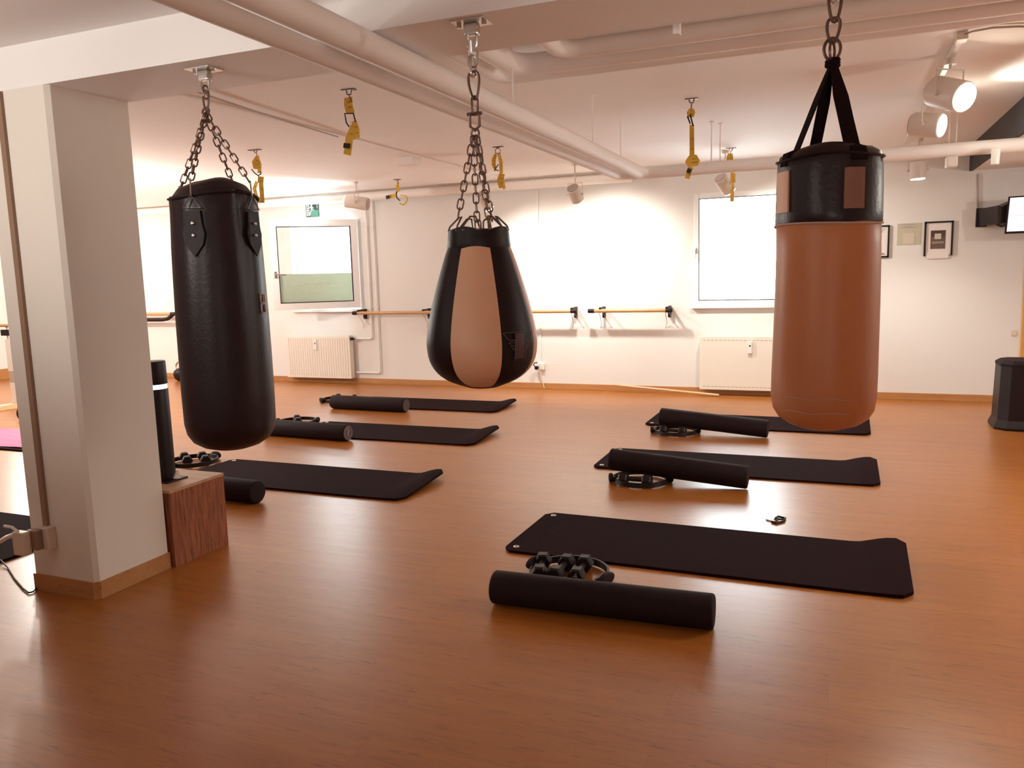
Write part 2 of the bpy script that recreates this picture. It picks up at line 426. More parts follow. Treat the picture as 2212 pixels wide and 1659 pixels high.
# ------------------------------------------------------------------ pipes on the ceiling
def arc_path(a, corner, b, r, n=8):
    a, c, b = V(a), V(corner), V(b); d1 = (a - c).normalized(); d2 = (b - c).normalized()
    p1 = c + d1 * r; p2 = c + d2 * r; out = [a]
    o = p1 + d2 * r
    for i in range(n + 1):
        t = PI / 2 * i / n
        out.append(o - d2 * r * math.cos(t) - d1 * r * math.sin(t))
    out.append(b); return out
def pipe(pts, r, label, group='painted pipes below the ceiling'):
    return tag(MB().tube(pts, r, 18).build('heating_pipe', PIPE), label, 'pipe', group)
pz = 2.148
pipe(arc_path((-1.475, -1.9, pz), (-1.475, 6.38, pz), (XR - .02, 6.38, pz), .09), .047, 'thick painted pipe running from overhead to an elbow beside the thinner pipe, then right')
pipe(arc_path((-1.685, -1.9, 2.155), (-1.685, 6.49, 2.155), (XR - .02, 6.49, 2.155), .08), .036, 'thinner lower painted pipe on the left of the thick overhead pipe')
pipe([(XL + .02, 8.88, 2.415), (-2.15, 8.88, 2.415)], .055, 'painted pipe along the top of the back wall above the left window')
pipe([(-1.98, 3.2 - .255, 2.29), (XR - .02, 2.945, 2.29)], .04, 'painted pipe hugging the beam, nearest of the four side by side')
for xe, ye, lab in ((-1.22, 3.687, 'painted pipe with an elbow, second from the beam of the four side by side'), (-1.508, 3.843, 'painted pipe with a thick elbow, third from the beam of the four side by side'), (-1.66, 4.015, 'painted pipe with an elbow, farthest from the beam of the four side by side')):
    pipe(arc_path((xe, 2.85, 2.40), (xe, ye, 2.40), (XR - .02, ye, 2.40), .11), .053 if 3.8 < ye < 3.9 else .040, lab)
def rod(x, y, z0, z1, lab):
    m = MB().cyl((x, y, z0), (x, y, z1), .005, seg=8).cyl((x, y, z1 - .008), (x, y, z1), .016, seg=12)
    tag(m.build('hanger_rod', PIPE), lab, 'rod', 'thin rods holding the pipes')
rod(-1.475, 3.70, pz + .04, ZC, 'thin hanger rod on the thick pipe just behind the pear bag chain')
rod(-1.475, 5.05, pz + .04, ZC, 'short thin hanger rod on the thick pipe, left of the two before its elbow')
rod(-1.475, 5.75, pz + .04, ZC, 'thin hanger rod on the thick pipe nearest its elbow')
rod(-.93, 6.38, pz + .04, ZC, 'longer of two thin rods beside the right front yellow strap')
rod(-.88, 6.49, 2.155 + .03, ZC, 'shorter of two thin rods beside the right front yellow strap')
def clamp(x, y, z, r, lab):
    m = MB(); pts = [(x, y + (r + .006) * math.cos(a), z + (r + .006) * math.sin(a)) for a in [2 * PI * k / 20 for k in range(20)]]
    for dx in (-.012, 0, .012): m.tube([(x + dx, p[1], p[2]) for p in pts], .007, 6, True)
    m.cyl((x, y, z + r), (x, y, ZC), .008, seg=8); m.box((x - .012, y - .016, z - r - .055), (x + .012, y + .016, z - r), .003)
    tag(m.build('pipe_clamp', PIPE), lab, 'clamp', 'clamps on the ceiling pipes')
clamp(-.55, 2.945, 2.29, .04, 'pipe clamp on the pipe hugging the beam, between pear bag and tan bag')
clamp(-1.78, 2.945, 2.29, .04, 'pipe clamp just left of the pear bag chain')

# ceiling furniture
m = MB().cyl((-1.80, 2.25, 2.375), (-1.80, 2.25, 2.29), .075, .07, 28, .02)
tag(m.build('ceiling_lamp', SPOTW), 'round painted can at the top edge above the two pipes', 'lamp')
m = MB().mat(SPOTW).cyl((-.985, 2.18, 2.375), (-.985, 2.18, 2.335), .06, .06, 28).mat(SPOTD).cyl((-.985, 2.18, 2.337), (-.985, 2.18, 2.325), .045, .04, 28)
tag(m.build('smoke_detector', None), 'dark round disc on the ceiling above the pear bag mount', 'detector')
tag(MB().box((-3.80, 6.60, 2.405), (-3.62, 6.72, 2.478), .006).build('ceiling_box', PIPE), 'small painted junction box on the ceiling above the pear bag', 'box')
tag(MB().tube([(-3.45, 3.7, 2.474), (-3.55, 4.6, 2.470), (-3.615, 5.4, 2.472)], .006, 6).build('ceiling_wire', SPOTD), 'thin dark wire on the ceiling behind the black bag chains', 'wire')

# ------------------------------------------------------------------ chains
def link_pts(c, u, w, L, Wd, n=6):        # stadium in plane (u along, w across)
    r = Wd / 2; h = L / 2 - r; pts = []
    for i in range(n + 1):
        a = -PI / 2 + PI * i / n; pts.append(c + u * (h + r * math.cos(a)) + w * (r * math.sin(a)))
    for i in range(n + 1):
        a = PI / 2 + PI * i / n; pts.append(c + u * (-h + r * math.cos(a)) + w * (r * math.sin(a)))
    return pts
def chain(mb, a, b, L=.042, Wd=.024, r=.0032, flip=0):
    a, b = V(a), V(b); d = b - a; n = max(1, round(d.length / (L - 2.2 * r))); u = d.normalized()
    p = V((1, 0, 0)) - u * u.x; p.normalize(); s = u.cross(p)
    Lk = d.length / n + 2.2 * r
    for i in range(n):
        c = a + d * ((i + .5) / n); an = PI / 4 + (PI / 2 if (i + flip) % 2 else 0) + .25
        w = p * math.cos(an) + s * math.sin(an)
        mb.tube(link_pts(c, u, w, Lk, Wd), r, 6, True)
def carabiner(mb, a, b, Wd=.034, r=.004, w=(1, 0, 0)):
    a, b = V(a), V(b); c = (a + b) / 2; u = (a - b).normalized(); w = V(w); w = (w - u * w.dot(u)).normalized(); L = (a - b).length
    pts = []
    for k in range(22):
        t = 2 * PI * k / 22; ww = Wd / 2 * (1.0 + .35 * math.cos(t)) * .9
        pts.append(c + u * (L / 2 * math.cos(t)) + w * (ww * (abs(math.sin(t)) ** .7) * (1 if math.sin(t) >= 0 else -1)))
    mb.tube(pts, r, 8, True)
def ceiling_mount(parent, x, y, z):
    m = MB().box((x - .06, y - .045, z - .006), (x + .06, y + .045, z), .002)
    for sx in (-1, 1): m.cyl((x + sx * .045, y, z - .016), (x + sx * .045, y, z - .004), .009, seg=6)
    m.box((x - .024, y - .016, z - .045), (x + .024, y + .016, z - .005), .006)
    m.tube([(x - .018, y, z - .03), (x - .016, y, z - .075), (x, y, z - .09), (x + .016, y, z - .075), (x + .018, y, z - .03)], .005, 8)
    return m.build('ceiling_mount', CHROME, parent)

# ------------------------------------------------------------------ black punching bag
BX, BY = -2.30, 2.55
bag = thing('punching_bag', (BX, BY, .70), 'plain black leather punching bag on four chains beside the pillar', 'punching bag', 'heavy bags hanging from the beam')
def scallop(p, a, i):
    if i >= 13:
        k = math.cos(2 * (a + .35)); p = p.copy(); p.z += .010 * k
    # slight dents
    return p
prof = [(.02, .703), (.07, .708), (.115, .722), (.150, .745), (.170, .778), (.178, .82), (.180, .95), (.179, 1.10), (.178, 1.25), (.175, 1.40), (.172, 1.52), (.168, 1.60), (.166, 1.66), (.166, 1.715), (.163, 1.722), (.155, 1.722), (.13, 1.755), (.08, 1.775), (.02, 1.78)]
def crease(p, a, i):
    p = scallop(p, a, i)
    if 8 <= i <= 13:
        for a0, amp in ((-.22, .011), (-1.75, .005), (.55, .006)):
            dd = (a - a0 + PI) % (2 * PI) - PI
            p = V((BX + (p.x - BX) * (1 - amp / .17 * math.exp(-(dd / .12) ** 2) * (i - 7) / 5), BY + (p.y - BY) * (1 - amp / .17 * math.exp(-(dd / .12) ** 2) * (i - 7) / 5), p.z))
    return p
MB().lathe(prof, (BX, BY), 64, fn=crease).build('bag_body', LEATHER, bag, smooth_angle=70)
m = MB()
for z in (1.712,): m.tube([(BX + .168 * math.cos(a), BY + .168 * math.sin(a), z + .010 * math.cos(2 * (a + .35))) for a in [2 * PI * k / 64 for k in range(64)]], .005, 6, True)
m.build('rim_seam', LEATHER2, bag)
J = V((BX - .008, BY, 2.055))
ceiling_mount(bag, BX, BY, 2.203)
m = MB(); carabiner(m, (BX, BY, 2.122), (BX - .004, BY, 2.045), .03, .004)
m.tube(link_pts(V((BX, BY, 2.115)), V((0, 0, 1)), V((0, 1, 0)), .05, .026), .004, 6, True)
m.tube([J + V((.016 * math.cos(t), .003 * math.sin(t), .016 * math.sin(t) - .012)) for t in [2 * PI * k / 16 for k in range(16)]], .0045, 8, True)
m.build('snap_hook', STEEL, bag)
def bag_pt(ang, z, r=.172): return V((BX + r * math.cos(ang), BY + r * math.sin(ang), z))
angs = (-1.31, .08, 1.75, 3.15)        # front-left, front-right, back-right, back-left
for k, an in enumerate(angs):
    front = k < 2
    end = bag_pt(an, 1.765 if front else 1.755, .168)
    m = MB(); chain(m, J + V((0, 0, -.02)), end, .038, .021, .0030, k % 2); m.build('chain', STEEL, bag)
    zt = 1.71
    out = V((math.cos(an), math.sin(an), 0)); tn = V((-math.sin(an), math.cos(an), 0))
    # straight hook rod and triangular ring
    p0 = bag_pt(an, 1.77, .172); pa = bag_pt(an, zt, .176); c1 = bag_pt(an, zt - .05, .180)
    m = MB(); m.tube([p0, pa], .003, 6)
    m.tube([pa, c1 + tn * .034, c1 - tn * .034], .0034, 6, True); m.build('triangle_ring', CHROME, bag)
    # riveted leather tab
    m = MB(); pts = []
    for (s, z) in ((-.030, 1.652), (.030, 1.652), (.034, 1.60), (.042, 1.565), (.034, 1.525), (.0, 1.48), (-.034, 1.525), (-.042, 1.565), (-.034, 1.60)):
        a2 = an + s / .172; rr = .1775 if z < 1.6 else .1745
        pts.append(V((BX + rr * math.cos(a2), BY + rr * math.sin(a2), z)))
    m.prism(pts, out * .006)
    tab = m.build('rivet_tab', LEATHER2, bag)
    for z in (1.605, 1.56):
        c = bag_pt(an, z, .181); MB().cyl(c, c + out * .005, .0075, .005, 10).build('rivet', CHROME, tab)
m = MB(); a0 = .16
for i in range(2):
    pts = [V((BX + .1805 * math.cos(a0 + s), BY + .1805 * math.sin(a0 + s), 1.315 - i * .04 + z)) for s, z in ((-.06, .017), (.10, .017), (.10, -.017), (-.06, -.017))]
    for j in range(4):
        m.tube([pts[j], pts[(j + 1) % 4]], .003, 5)
m.build('worn_print', STITCH, bag)

# ------------------------------------------------------------------ pear shaped bag
QX, QY = -1.135, 2.50
pear = thing('pear_punching_bag', (QX, QY, 1.0), 'pear shaped punching bag with cream and black panels and a winged emblem', 'punching bag', 'heavy bags hanging from the beam')
PP = [(.012, .999), (.060, 1.004), (.115, 1.024), (.156, 1.055), (.179, 1.095), (.187, 1.14), (.186, 1.175), (.178, 1.225), (.164, 1.285), (.147, 1.345), (.130, 1.40), (.115, 1.445), (.104, 1.475), (.100, 1.50), (.098, 1.533)]
def smooth_profile(P, n=3):
    out = []
    for i in range(len(P) - 1):
        p0 = P[max(i - 1, 0)]; p1 = P[i]; p2 = P[i + 1]; p3 = P[min(i + 2, len(P) - 1)]
        for k in range(n):
            t = k / n
            out.append(tuple(.5 * (2 * b + (c - a) * t + (2 * a - 5 * b + 4 * c - d) * t * t + (3 * b - a - 3 * c + d) * t ** 3) for a, b, c, d in zip(p0, p1, p2, p3)))
    return out + [P[-1]]
PP = smooth_profile(PP)
def pear_r(z):
    for (r0, z0_), (r1, z1_) in zip(PP[:-1], PP[1:]):
        if z0_ <= z <= z1_:
            t = (z - z0_) / (z1_ - z0_); return r0 + (r1 - r0) * t
    return .1
view = math.atan2(-QY, -QX)      # direction from the bag towards the camera
SEG = 84
def panel(name, a0, a1, mat, z0_, z1_, off=0.0):
    m = MB(); zs = [z0_] + [z for _, z in PP if z0_ < z < z1_] + [z1_]
    fine = []
    for u, w in zip(zs[:-1], zs[1:]): fine += [u]
    fine.append(zs[-1])
    n = max(4, int(abs(a1 - a0) / (2 * PI) * SEG)); rings = []
    for z in fine:
        r = pear_r(z) + off
        outer = [V((QX + (r + .004 * math.sin(PI * k / n)) * math.cos(a0 + (a1 - a0) * k / n), QY + (r + .004 * math.sin(PI * k / n)) * math.sin(a0 + (a1 - a0) * k / n), z)) for k in range(n + 1)]
        inner = [V((QX + (r - .01) * math.cos(a0 + (a1 - a0) * k / n), QY + (r - .01) * math.sin(a0 + (a1 - a0) * k / n), z)) for k in range(n, -1, -1)]
        rings.append(outer + inner)
    m.rings(rings, True, (True, True), True)
    return m.build(name, mat, pear, smooth_angle=50)
MB().lathe([(max(.002, r - .011), z) for r, z in PP], (QX, QY), 40, (True, True)).build('bag_core', LEATHER2, pear)
# angles measured from the viewing direction, increasing to the right of the picture
bd = [math.radians(k) for k in (-33, 20, 68, 130, 192, 260, 327)]
for k in range(6):
    light = k % 2 == 0
    panel('cream_panel' if light else 'black_panel', view + bd[k], view + bd[k + 1], CREAM if light else LEATHER2, 1.006 if light else .9995, 1.478 if light else 1.49)
m = MB().lathe([(.106, 1.470), (.1085, 1.478), (.105, 1.505), (.1025, 1.534), (.094, 1.536), (.09, 1.49)], (QX, QY), 48, (False, False), fn=lambda p, a, i: p + V((0, 0, (.006 * math.cos(4 * a + .6)) if i in (3, 4) else 0)))
m.lathe([(.001, 1.50), (.094, 1.50)], (QX, QY), 48, (False, False))
m.build('collar', LEATHER2, pear, smooth_angle=60)
MB().lathe([(.001, .996), (.05, .9985), (.066, 1.0035), (.03, 1.003), (.001, 1.003)], (QX, QY), 36, (False, False)).build('bottom_cap', LEATHER2, pear)
def pear_pt(a, z, off=.0075):
    r = pear_r(z) + off; aa = view + a
    return V((QX + r * math.cos(aa), QY + r * math.sin(aa), z))
# winged emblem, laid on the right-hand black panel
EA = math.radians(39.5)
def epoly(mb, poly, off, mat):
    mb.mat(mat); pts = []
    n = len(poly)
    for i in range(n):
        (s0, z0_), (s1, z1_) = poly[i], poly[(i + 1) % n]
        for t in (0, .5): pts.append((s0 + (s1 - s0) * t, z0_ + (z1_ - z0_) * t))
    c = pear_pt(EA, 1.165, off)
    f = [pear_pt(EA + s / .187, z, off) for s, z in pts]
    vs = [mb.bm.verts.new(p) for p in f]; vc = mb.bm.verts.new(sum(f, V()) / len(f))
    for i in range(len(vs)): mb._f([vs[i], vs[(i + 1) % len(vs)], vc])
m = MB(); gr = [[m.bm.verts.new(pear_pt(EA + (-.019 + .038 * i / 6) / .187, 1.192 - .084 * j / 8, .0095)) for i in range(7)] for j in range(9)]
for j in range(8):
    for i in range(6): m._f([gr[j][i], gr[j][i + 1], gr[j + 1][i + 1], gr[j + 1][i]], True)
m.build('emblem', MAROON, pear)
m = MB()
def eline(a, b):
    pts = [(a[0] + (b[0] - a[0]) * t / 6, a[1] + (b[1] - a[1]) * t / 6) for t in range(7)]
    m.tube([pear_pt(EA + s / .187, z - .018, .0112) for s, z in pts], .0012, 5)
for s in (-1, 1):
    P_ = [(0, 1.213), (.062, 1.213), (.050, 1.197), (.040, 1.188), (.022, 1.188), (.022, 1.12)]
    for a, b in zip(P_[:-1], P_[1:]): eline((a[0] * s, a[1]), (b[0] * s, b[1]))
    for k in range(3):
        z = 1.181 - .010 * k; e = .044 - .006 * k
        eline((.026 * s, z), (e * s, z)); eline((e * s, z), ((e - .006) * s, z - .006))
m.build('emblem_outline', EMBL, pear)
# suspension
ceiling_mount(pear, QX, QY, 2.203)
m = MB(); m.cyl((QX, QY, 2.14), (QX, QY, 2.105), .016, .012, 12); m.tube(link_pts(V((QX, QY, 2.09)), V((0, 0, 1)), V((1, 0, 0)), .06, .032), .0045, 8, True)
m.tube(link_pts(V((QX, QY, 2.062)), V((0, 0, 1)), V((.25, 1, 0)).normalized(), .066, .026), .0045, 8, True)
m.build('swivel', CHROME, pear)
m = MB(); carabiner(m, (QX, QY, 2.046), (QX + .003, QY, 1.958), .040, .0048)
m.build('snap_hook', STEEL, pear)
m = MB(); m.tube(link_pts(V((QX + .002, QY, 1.938)), V((0, 0, 1)), V((.5, 1, 0)).normalized(), .058, .024), .0042, 8, True)
m.tube([(QX - .017, QY, 1.872), (QX - .017, QY, 1.915), (QX + .017, QY, 1.915), (QX + .017, QY, 1.872), (QX, QY, 1.858)], .005, 8, True)
m.cyl((QX - .026, QY, 1.912), (QX + .026, QY, 1.912), .006, seg=8)
m.tube([V((QX + .014 * math.cos(t), QY, 1.848 + .016 * math.sin(t))) for t in [2 * PI * k / 16 for k in range(16)]], .0036, 8, True)
m.build('shackle', STEEL, pear)
ring_z = 1.84
for k, (dx, dy, zz) in enumerate(((-.058, -.035, 1.575), (-.022, .04, 1.565), (.036, .035, 1.565), (.052, -.03, 1.570))):
    m = MB(); chain(m, (QX - .002 + .006 * (1 if k > 1 else -1), QY, ring_z), (QX + dx, QY + dy, zz), .036, .019, .0028, k)
    if k in (1, 2): chain(m, (QX + dx + (.012 if k == 1 else -.012), QY + dy - .02, zz), (QX + dx + (.012 if k == 1 else -.014), QY + dy - .02, zz - .045), .044, .020, .003, 1)
    m.build('chain', STEEL, pear)
for k, (a, rot) in enumerate(((-1.05, .5), (-.25, 1.4), (.62, -1.3), (1.15, -.5), (2.4, .3), (3.6, .2))):
    c = V((QX + .098 * math.cos(view + a), QY + .098 * math.sin(view + a), 1.530)); inn = V((-math.cos(view + a), -math.sin(view + a), 0)); tn = V((-math.sin(view + a), math.cos(view + a), 0))
    pts = [c + tn * .030, c + tn * .026 + V((0, 0, .014)) + inn * .004, c + tn * .009 + V((0, 0, .044)) + inn * .03, c - tn * .009 + V((0, 0, .044)) + inn * .03, c - tn * .026 + V((0, 0, .014)) + inn * .004, c - tn * .030]
    MB().tube(pts, .0032, 7, True).build('dee_ring', STEEL, pear)

# ------------------------------------------------------------------ tan punching bag
TX, TY = -.037, 2.55
tan = thing('tan_punching_bag', (TX, TY, .89), 'tan leather punching bag with black top on webbing straps at the right', 'punching bag', 'heavy bags hanging from the beam')
def lump(p, a, i):
    k = 1 + .008 * math.sin(3 * a + .9 * i) + .006 * math.sin(5 * a - i * .5)
    return V((TX + (p.x - TX) * k, TY + (p.y - TY) * k, p.z))
prof = [(.015, .893), (.06, .898), (.10, .912), (.128, .932), (.143, .958), (.1485, .995), (.149, 1.06), (.1475, 1.16), (.146, 1.26), (.1445, 1.36), (.1435, 1.44), (.144, 1.497), (.142, 1.502)]
MB().lathe(prof, (TX, TY), 60, (True, False), fn=lump).build('bag_body', TAN, tan, smooth_angle=70)
prof = [(.1425, 1.498), (.1455, 1.503), (.1455, 1.53), (.1450, 1.60), (.1445, 1.66), (.1435, 1.680), (.140, 1.685), (.135, 1.70), (.11, 1.715), (.06, 1.72), (.01, 1.72)]
MB().lathe(prof, (TX, TY), 60, (False, True), fn=lambda p, a, i: V((TX + (p.x - TX) * (1 + .01 * math.sin(4 * a + i)), TY + (p.y - TY) * (1 + .01 * math.sin(4 * a + i)), p.z + (.005 * math.sin(3 * a) if i > 5 else 0)))).build('black_top', LEATHER, tan, smooth_angle=70)
m = MB(); m.tube([(TX + .1475 * math.cos(a), TY + .1475 * math.sin(a), 1.499 + .003 * math.sin(2 * a)) for a in [2 * PI * k / 60 for k in range(60)]], .0028, 6, True); m.build('seam_piping', STITCH, tan)
m = MB(); m.tube([(TX + .1445 * math.cos(a), TY + .1445 * math.sin(a), 1.684 + .004 * math.sin(3 * a)) for a in [2 * PI * k / 60 for k in range(60)]], .0045, 6, True); m.build('top_rim', LEATHER2, tan)
for zs in (1.005, .965):
    m = MB(); m.tube([(TX + .1510 * math.cos(-1.6 + t), TY + .1510 * math.sin(-1.6 + t), zs + .002 * math.sin(9 * t)) for t in [k / 14 * 1.3 - .75 for k in range(15)]], .0010, 5); m.build('stitch_line', STITCH, tan)
tview = math.atan2(-TY, -TX)
for a0, a1, zz0, zz1, mt in ((-1.22, -.80, 1.535, 1.650, CREAM), (.27, .66, 1.535, 1.645, PATCHM), (2.3, 2.7, 1.535, 1.645, PATCHM)):
    m = MB(); n = 8; rings = []
    for k in range(n + 1):
        a = tview + a0 + (a1 - a0) * k / n
        rings.append([V((TX + r * math.cos(a), TY + r * math.sin(a), z)) for r, z in ((.1445, zz0), (.1505, zz0), (.1500, zz1 - (.006 if k == 0 else 0)), (.144, zz1))])
    m.rings(rings, True, (True, True), False); m.build('brown_patch', mt, tan)
knot = V((TX + .002, TY, 1.948))
for a, w in ((-.98, .028), (-2.70, .034), (.56, .046), (2.40, .040)):
    aa = tview + a; out = V((math.cos(aa), math.sin(aa), 0)); e = V((TX, TY, 1.712)) + out * .105; e2 = V((TX, TY, 1.665)) + out * .1475
    m = MB(); tn = V((-math.sin(aa), math.cos(aa), 0)); k0 = knot + out * .006
    pts = [k0, k0 * .6 + e * .4, e, V((TX, TY, 1.700)) + out * .138, e2]
    rings = []
    for i, p in enumerate(pts):
        d = (pts[min(i + 1, 4)] - pts[max(i - 1, 0)]).normalized(); nn = d.cross(tn).normalized(); ww = (w * (.42 if i == 0 else 1.0)) / 2
        rings.append([p - tn * ww - nn * .002, p + tn * ww - nn * .002, p + tn * ww + nn * .002, p - tn * ww + nn * .002])
    m.rings(rings, True, (True, True), False); m.build('webbing_strap', WEB, tan)
m = MB()
for t in (-.3, .2, .8):
    m.tube([knot + V((.016 * math.cos(a + t), .014 * math.sin(a), .006 * math.sin(a + t) + t * .012)) for a in [2 * PI * k / 14 for k in range(14)]], .006, 6, True)
m.cyl(knot - V((0, 0, .012)), knot + V((0, 0, .018)), .015, .012, 10); m.build('strap_knot', WEB, tan)
m = MB(); m.tube([V((TX + .022 * math.cos(t), TY + .004 * math.cos(t), 1.990 + .030 * math.sin(t))) for t in [2 * PI * k / 20 for k in range(20)]], .0045, 8, True)
m.tube([V((TX + .006 * math.cos(t), TY + .020 * math.cos(t), 1.985 + .026 * math.sin(t))) for t in [2 * PI * k / 20 for k in range(20)]], .004, 8, True); m.build('strap_ring', STEEL, tan)
m = MB(); carabiner(m, (TX + .003, TY, 2.074), (TX, TY, 2.006), .036, .0046); m.build('snap_hook', STEEL, tan)
m = MB(); carabiner(m, (TX + .004, TY, 2.150), (TX + .004, TY, 2.062), .036, .0046, (1, .3, 0)); m.build('connector_link', STEEL, tan)
ceiling_mount(tan, TX, TY, 2.203)

# ------------------------------------------------------------------ yellow suspension straps
STR = [
 ('yellow suspension strap with a folded tail and black tag, nearest left of the ceiling pipes', (-2.707, 4.192), [('p', [(-0.048, 0.0), (0.036, -0.005)], .008), ('m', [(-0.022, 0), (-0.019, -0.027), (0.008, -0.03), (0.014, -0.004)], .005), ('m', [(-0.007, -0.029), (0.0, -0.049), (0.014, -0.073)], .004), ('y', [(-0.016, -0.043), (-0.011, -0.087), (-0.006, -0.135)], [0.043, 0.045, 0.045]), ('k', [(-0.01, -0.214), (-0.028, -0.19), (-0.036, -0.136), (0.024, -0.141), (0.036, -0.191)], .008), ('y', [(0.022, -0.185), (0.028, -0.235), (0.035, -0.285)], [0.031, 0.04, 0.04]), ('y', [(0.011, -0.208), (-0.014, -0.276), (-0.044, -0.371)], [0.031, 0.041, 0.04]), ('l', [(-0.03, -0.308), (-0.036, -0.336)], .042)]),
 ('yellow suspension strap with two puffed loops right above the black bag rim', (-4.564, 5.588), [('p', [(-0.065, 0.0), (0.05, 0.0)], .008), ('m', [(-0.014, 0), (-0.012, -0.018), (0.008, -0.029), (0.021, 0)], .005), ('m', [(0.008, -0.029), (0.018, -0.046)], .004), ('y', [(0.018, -0.05), (-0.001, -0.106), (-0.01, -0.157)], [0.022, 0.056, 0.041]), ('y', [(0.024, -0.057), (0.03, -0.123), (0.033, -0.193)], [0.015, 0.034, 0.034]), ('k', [(-0.043, -0.158), (-0.013, -0.193), (0.022, -0.216), (0.051, -0.201), (0.048, -0.183)], .009), ('y', [(0.036, -0.222), (0.026, -0.276)], [0.045, 0.045]), ('y', [(-0.001, -0.263), (-0.04, -0.316), (-0.025, -0.38), (0.018, -0.43)], [0.026, 0.032, 0.032, 0.032]), ('y', [(0.031, -0.273), (0.043, -0.347), (0.031, -0.438)], [0.034, 0.034, 0.036])]),
 ('yellow suspension strap with a round loop and sideways tag in front of the wall pipe', (-4.633, 8.048), [('p', [(-0.041, 0), (0.04, 0)], .008), ('m', [(-0.014, 0), (0.002, -0.02), (0.026, 0)], .006), ('m', [(0.006, -0.02), (0.008, -0.045)], .005), ('y', [(0.005, -0.033), (0.004, -0.082), (0.005, -0.134)], [0.019, 0.034, 0.031]), ('k', [(-0.004, -0.133), (-0.016, -0.157), (-0.011, -0.203), (0.027, -0.236)], .013), ('y', [(-0.02, -0.172), (-0.086, -0.18), (-0.152, -0.193)], [0.034, 0.034, 0.036]), ('l', [(-0.108, -0.185), (-0.148, -0.192)], .037), ('y', [(0.03, -0.175), (0.108, -0.195), (0.124, -0.233), (0.093, -0.274), (0.057, -0.284), (0.011, -0.263)], [0.009, 0.011, 0.011, 0.014, 0.016, 0.011])]),
 ('yellow suspension strap on a round ring just right of the pear bag chains', (-2.794, 6.618), [('p', [(-0.042, 0), (0.05, 0)], .008), ('m', [(-0.017, 0), (-0.014, -0.006), (0.014, -0.008), (0.02, 0)], .005), ('m', [(-0.0, -0.01), (-0.024, -0.025), (-0.022, -0.051), (-0.002, -0.058), (0.022, -0.054), (0.026, -0.029), (-0.0, -0.01)], .005), ('y', [(-0.022, -0.059), (-0.038, -0.106), (-0.04, -0.146), (-0.033, -0.187)], [0.02, 0.031, 0.031, 0.02]), ('y', [(0.013, -0.062), (0.025, -0.134), (0.03, -0.228)], [0.026, 0.029, 0.028]), ('k', [(0.007, -0.152), (-0.02, -0.182), (-0.034, -0.207)], .008), ('k', [(-0.02, -0.193), (0.005, -0.206)], .008), ('y', [(0.033, -0.231), (0.018, -0.29), (0.026, -0.351)], [0.041, 0.053, 0.041]), ('y', [(0.049, -0.312), (0.054, -0.364)], [0.02, 0.022])]),
 ('long yellow suspension strap hanging in front of the cross pipe left of the tan bag', (-0.929, 5.485), [('p', [(-0.04, 0.0), (0.042, 0.0)], .009), ('m', [(-0.019, 0.0), (-0.009, -0.026), (0.01, -0.028), (0.017, 0)], .005), ('m', [(0.0, -0.031), (-0.002, -0.065)], .005), ('y', [(-0.002, -0.063), (-0.003, -0.088), (-0.007, -0.115)], [0.024, 0.047, 0.033]), ('k', [(-0.025, -0.111), (-0.006, -0.161)], .009), ('k', [(-0.007, -0.102), (0.012, -0.175)], .009), ('y', [(0.003, -0.167), (0.002, -0.301), (0.005, -0.362)], [0.025, 0.026, 0.028]), ('y', [(0.011, -0.357), (0.009, -0.399), (0.013, -0.432)], [0.038, 0.083, 0.052]), ('y', [(-0.003, -0.436), (-0.027, -0.509)], [0.028, 0.028]), ('l', [(-0.008, -0.447), (-0.02, -0.474)], .027)]),
 ('yellow suspension strap hanging behind the pipe in front of the right window top', (-0.968, 7.862), [('p', [(-0.041, 0.0), (0.047, 0.0)], .009), ('m', [(-0.015, 0), (-0.004, -0.042), (0.018, 0)], .006), ('y', [(-0.008, -0.045), (-0.009, -0.085), (-0.01, -0.117)], [0.034, 0.053, 0.047]), ('y', [(-0.009, -0.117), (0.02, -0.231)], [0.034, 0.034]), ('y', [(0.02, -0.231), (0.021, -0.317)], [0.037, 0.037]), ('y', [(0.021, -0.317), (0.019, -0.377)], [0.015, 0.015]), ('y', [(0.015, -0.376), (0.013, -0.486)], [0.026, 0.032])]),
]
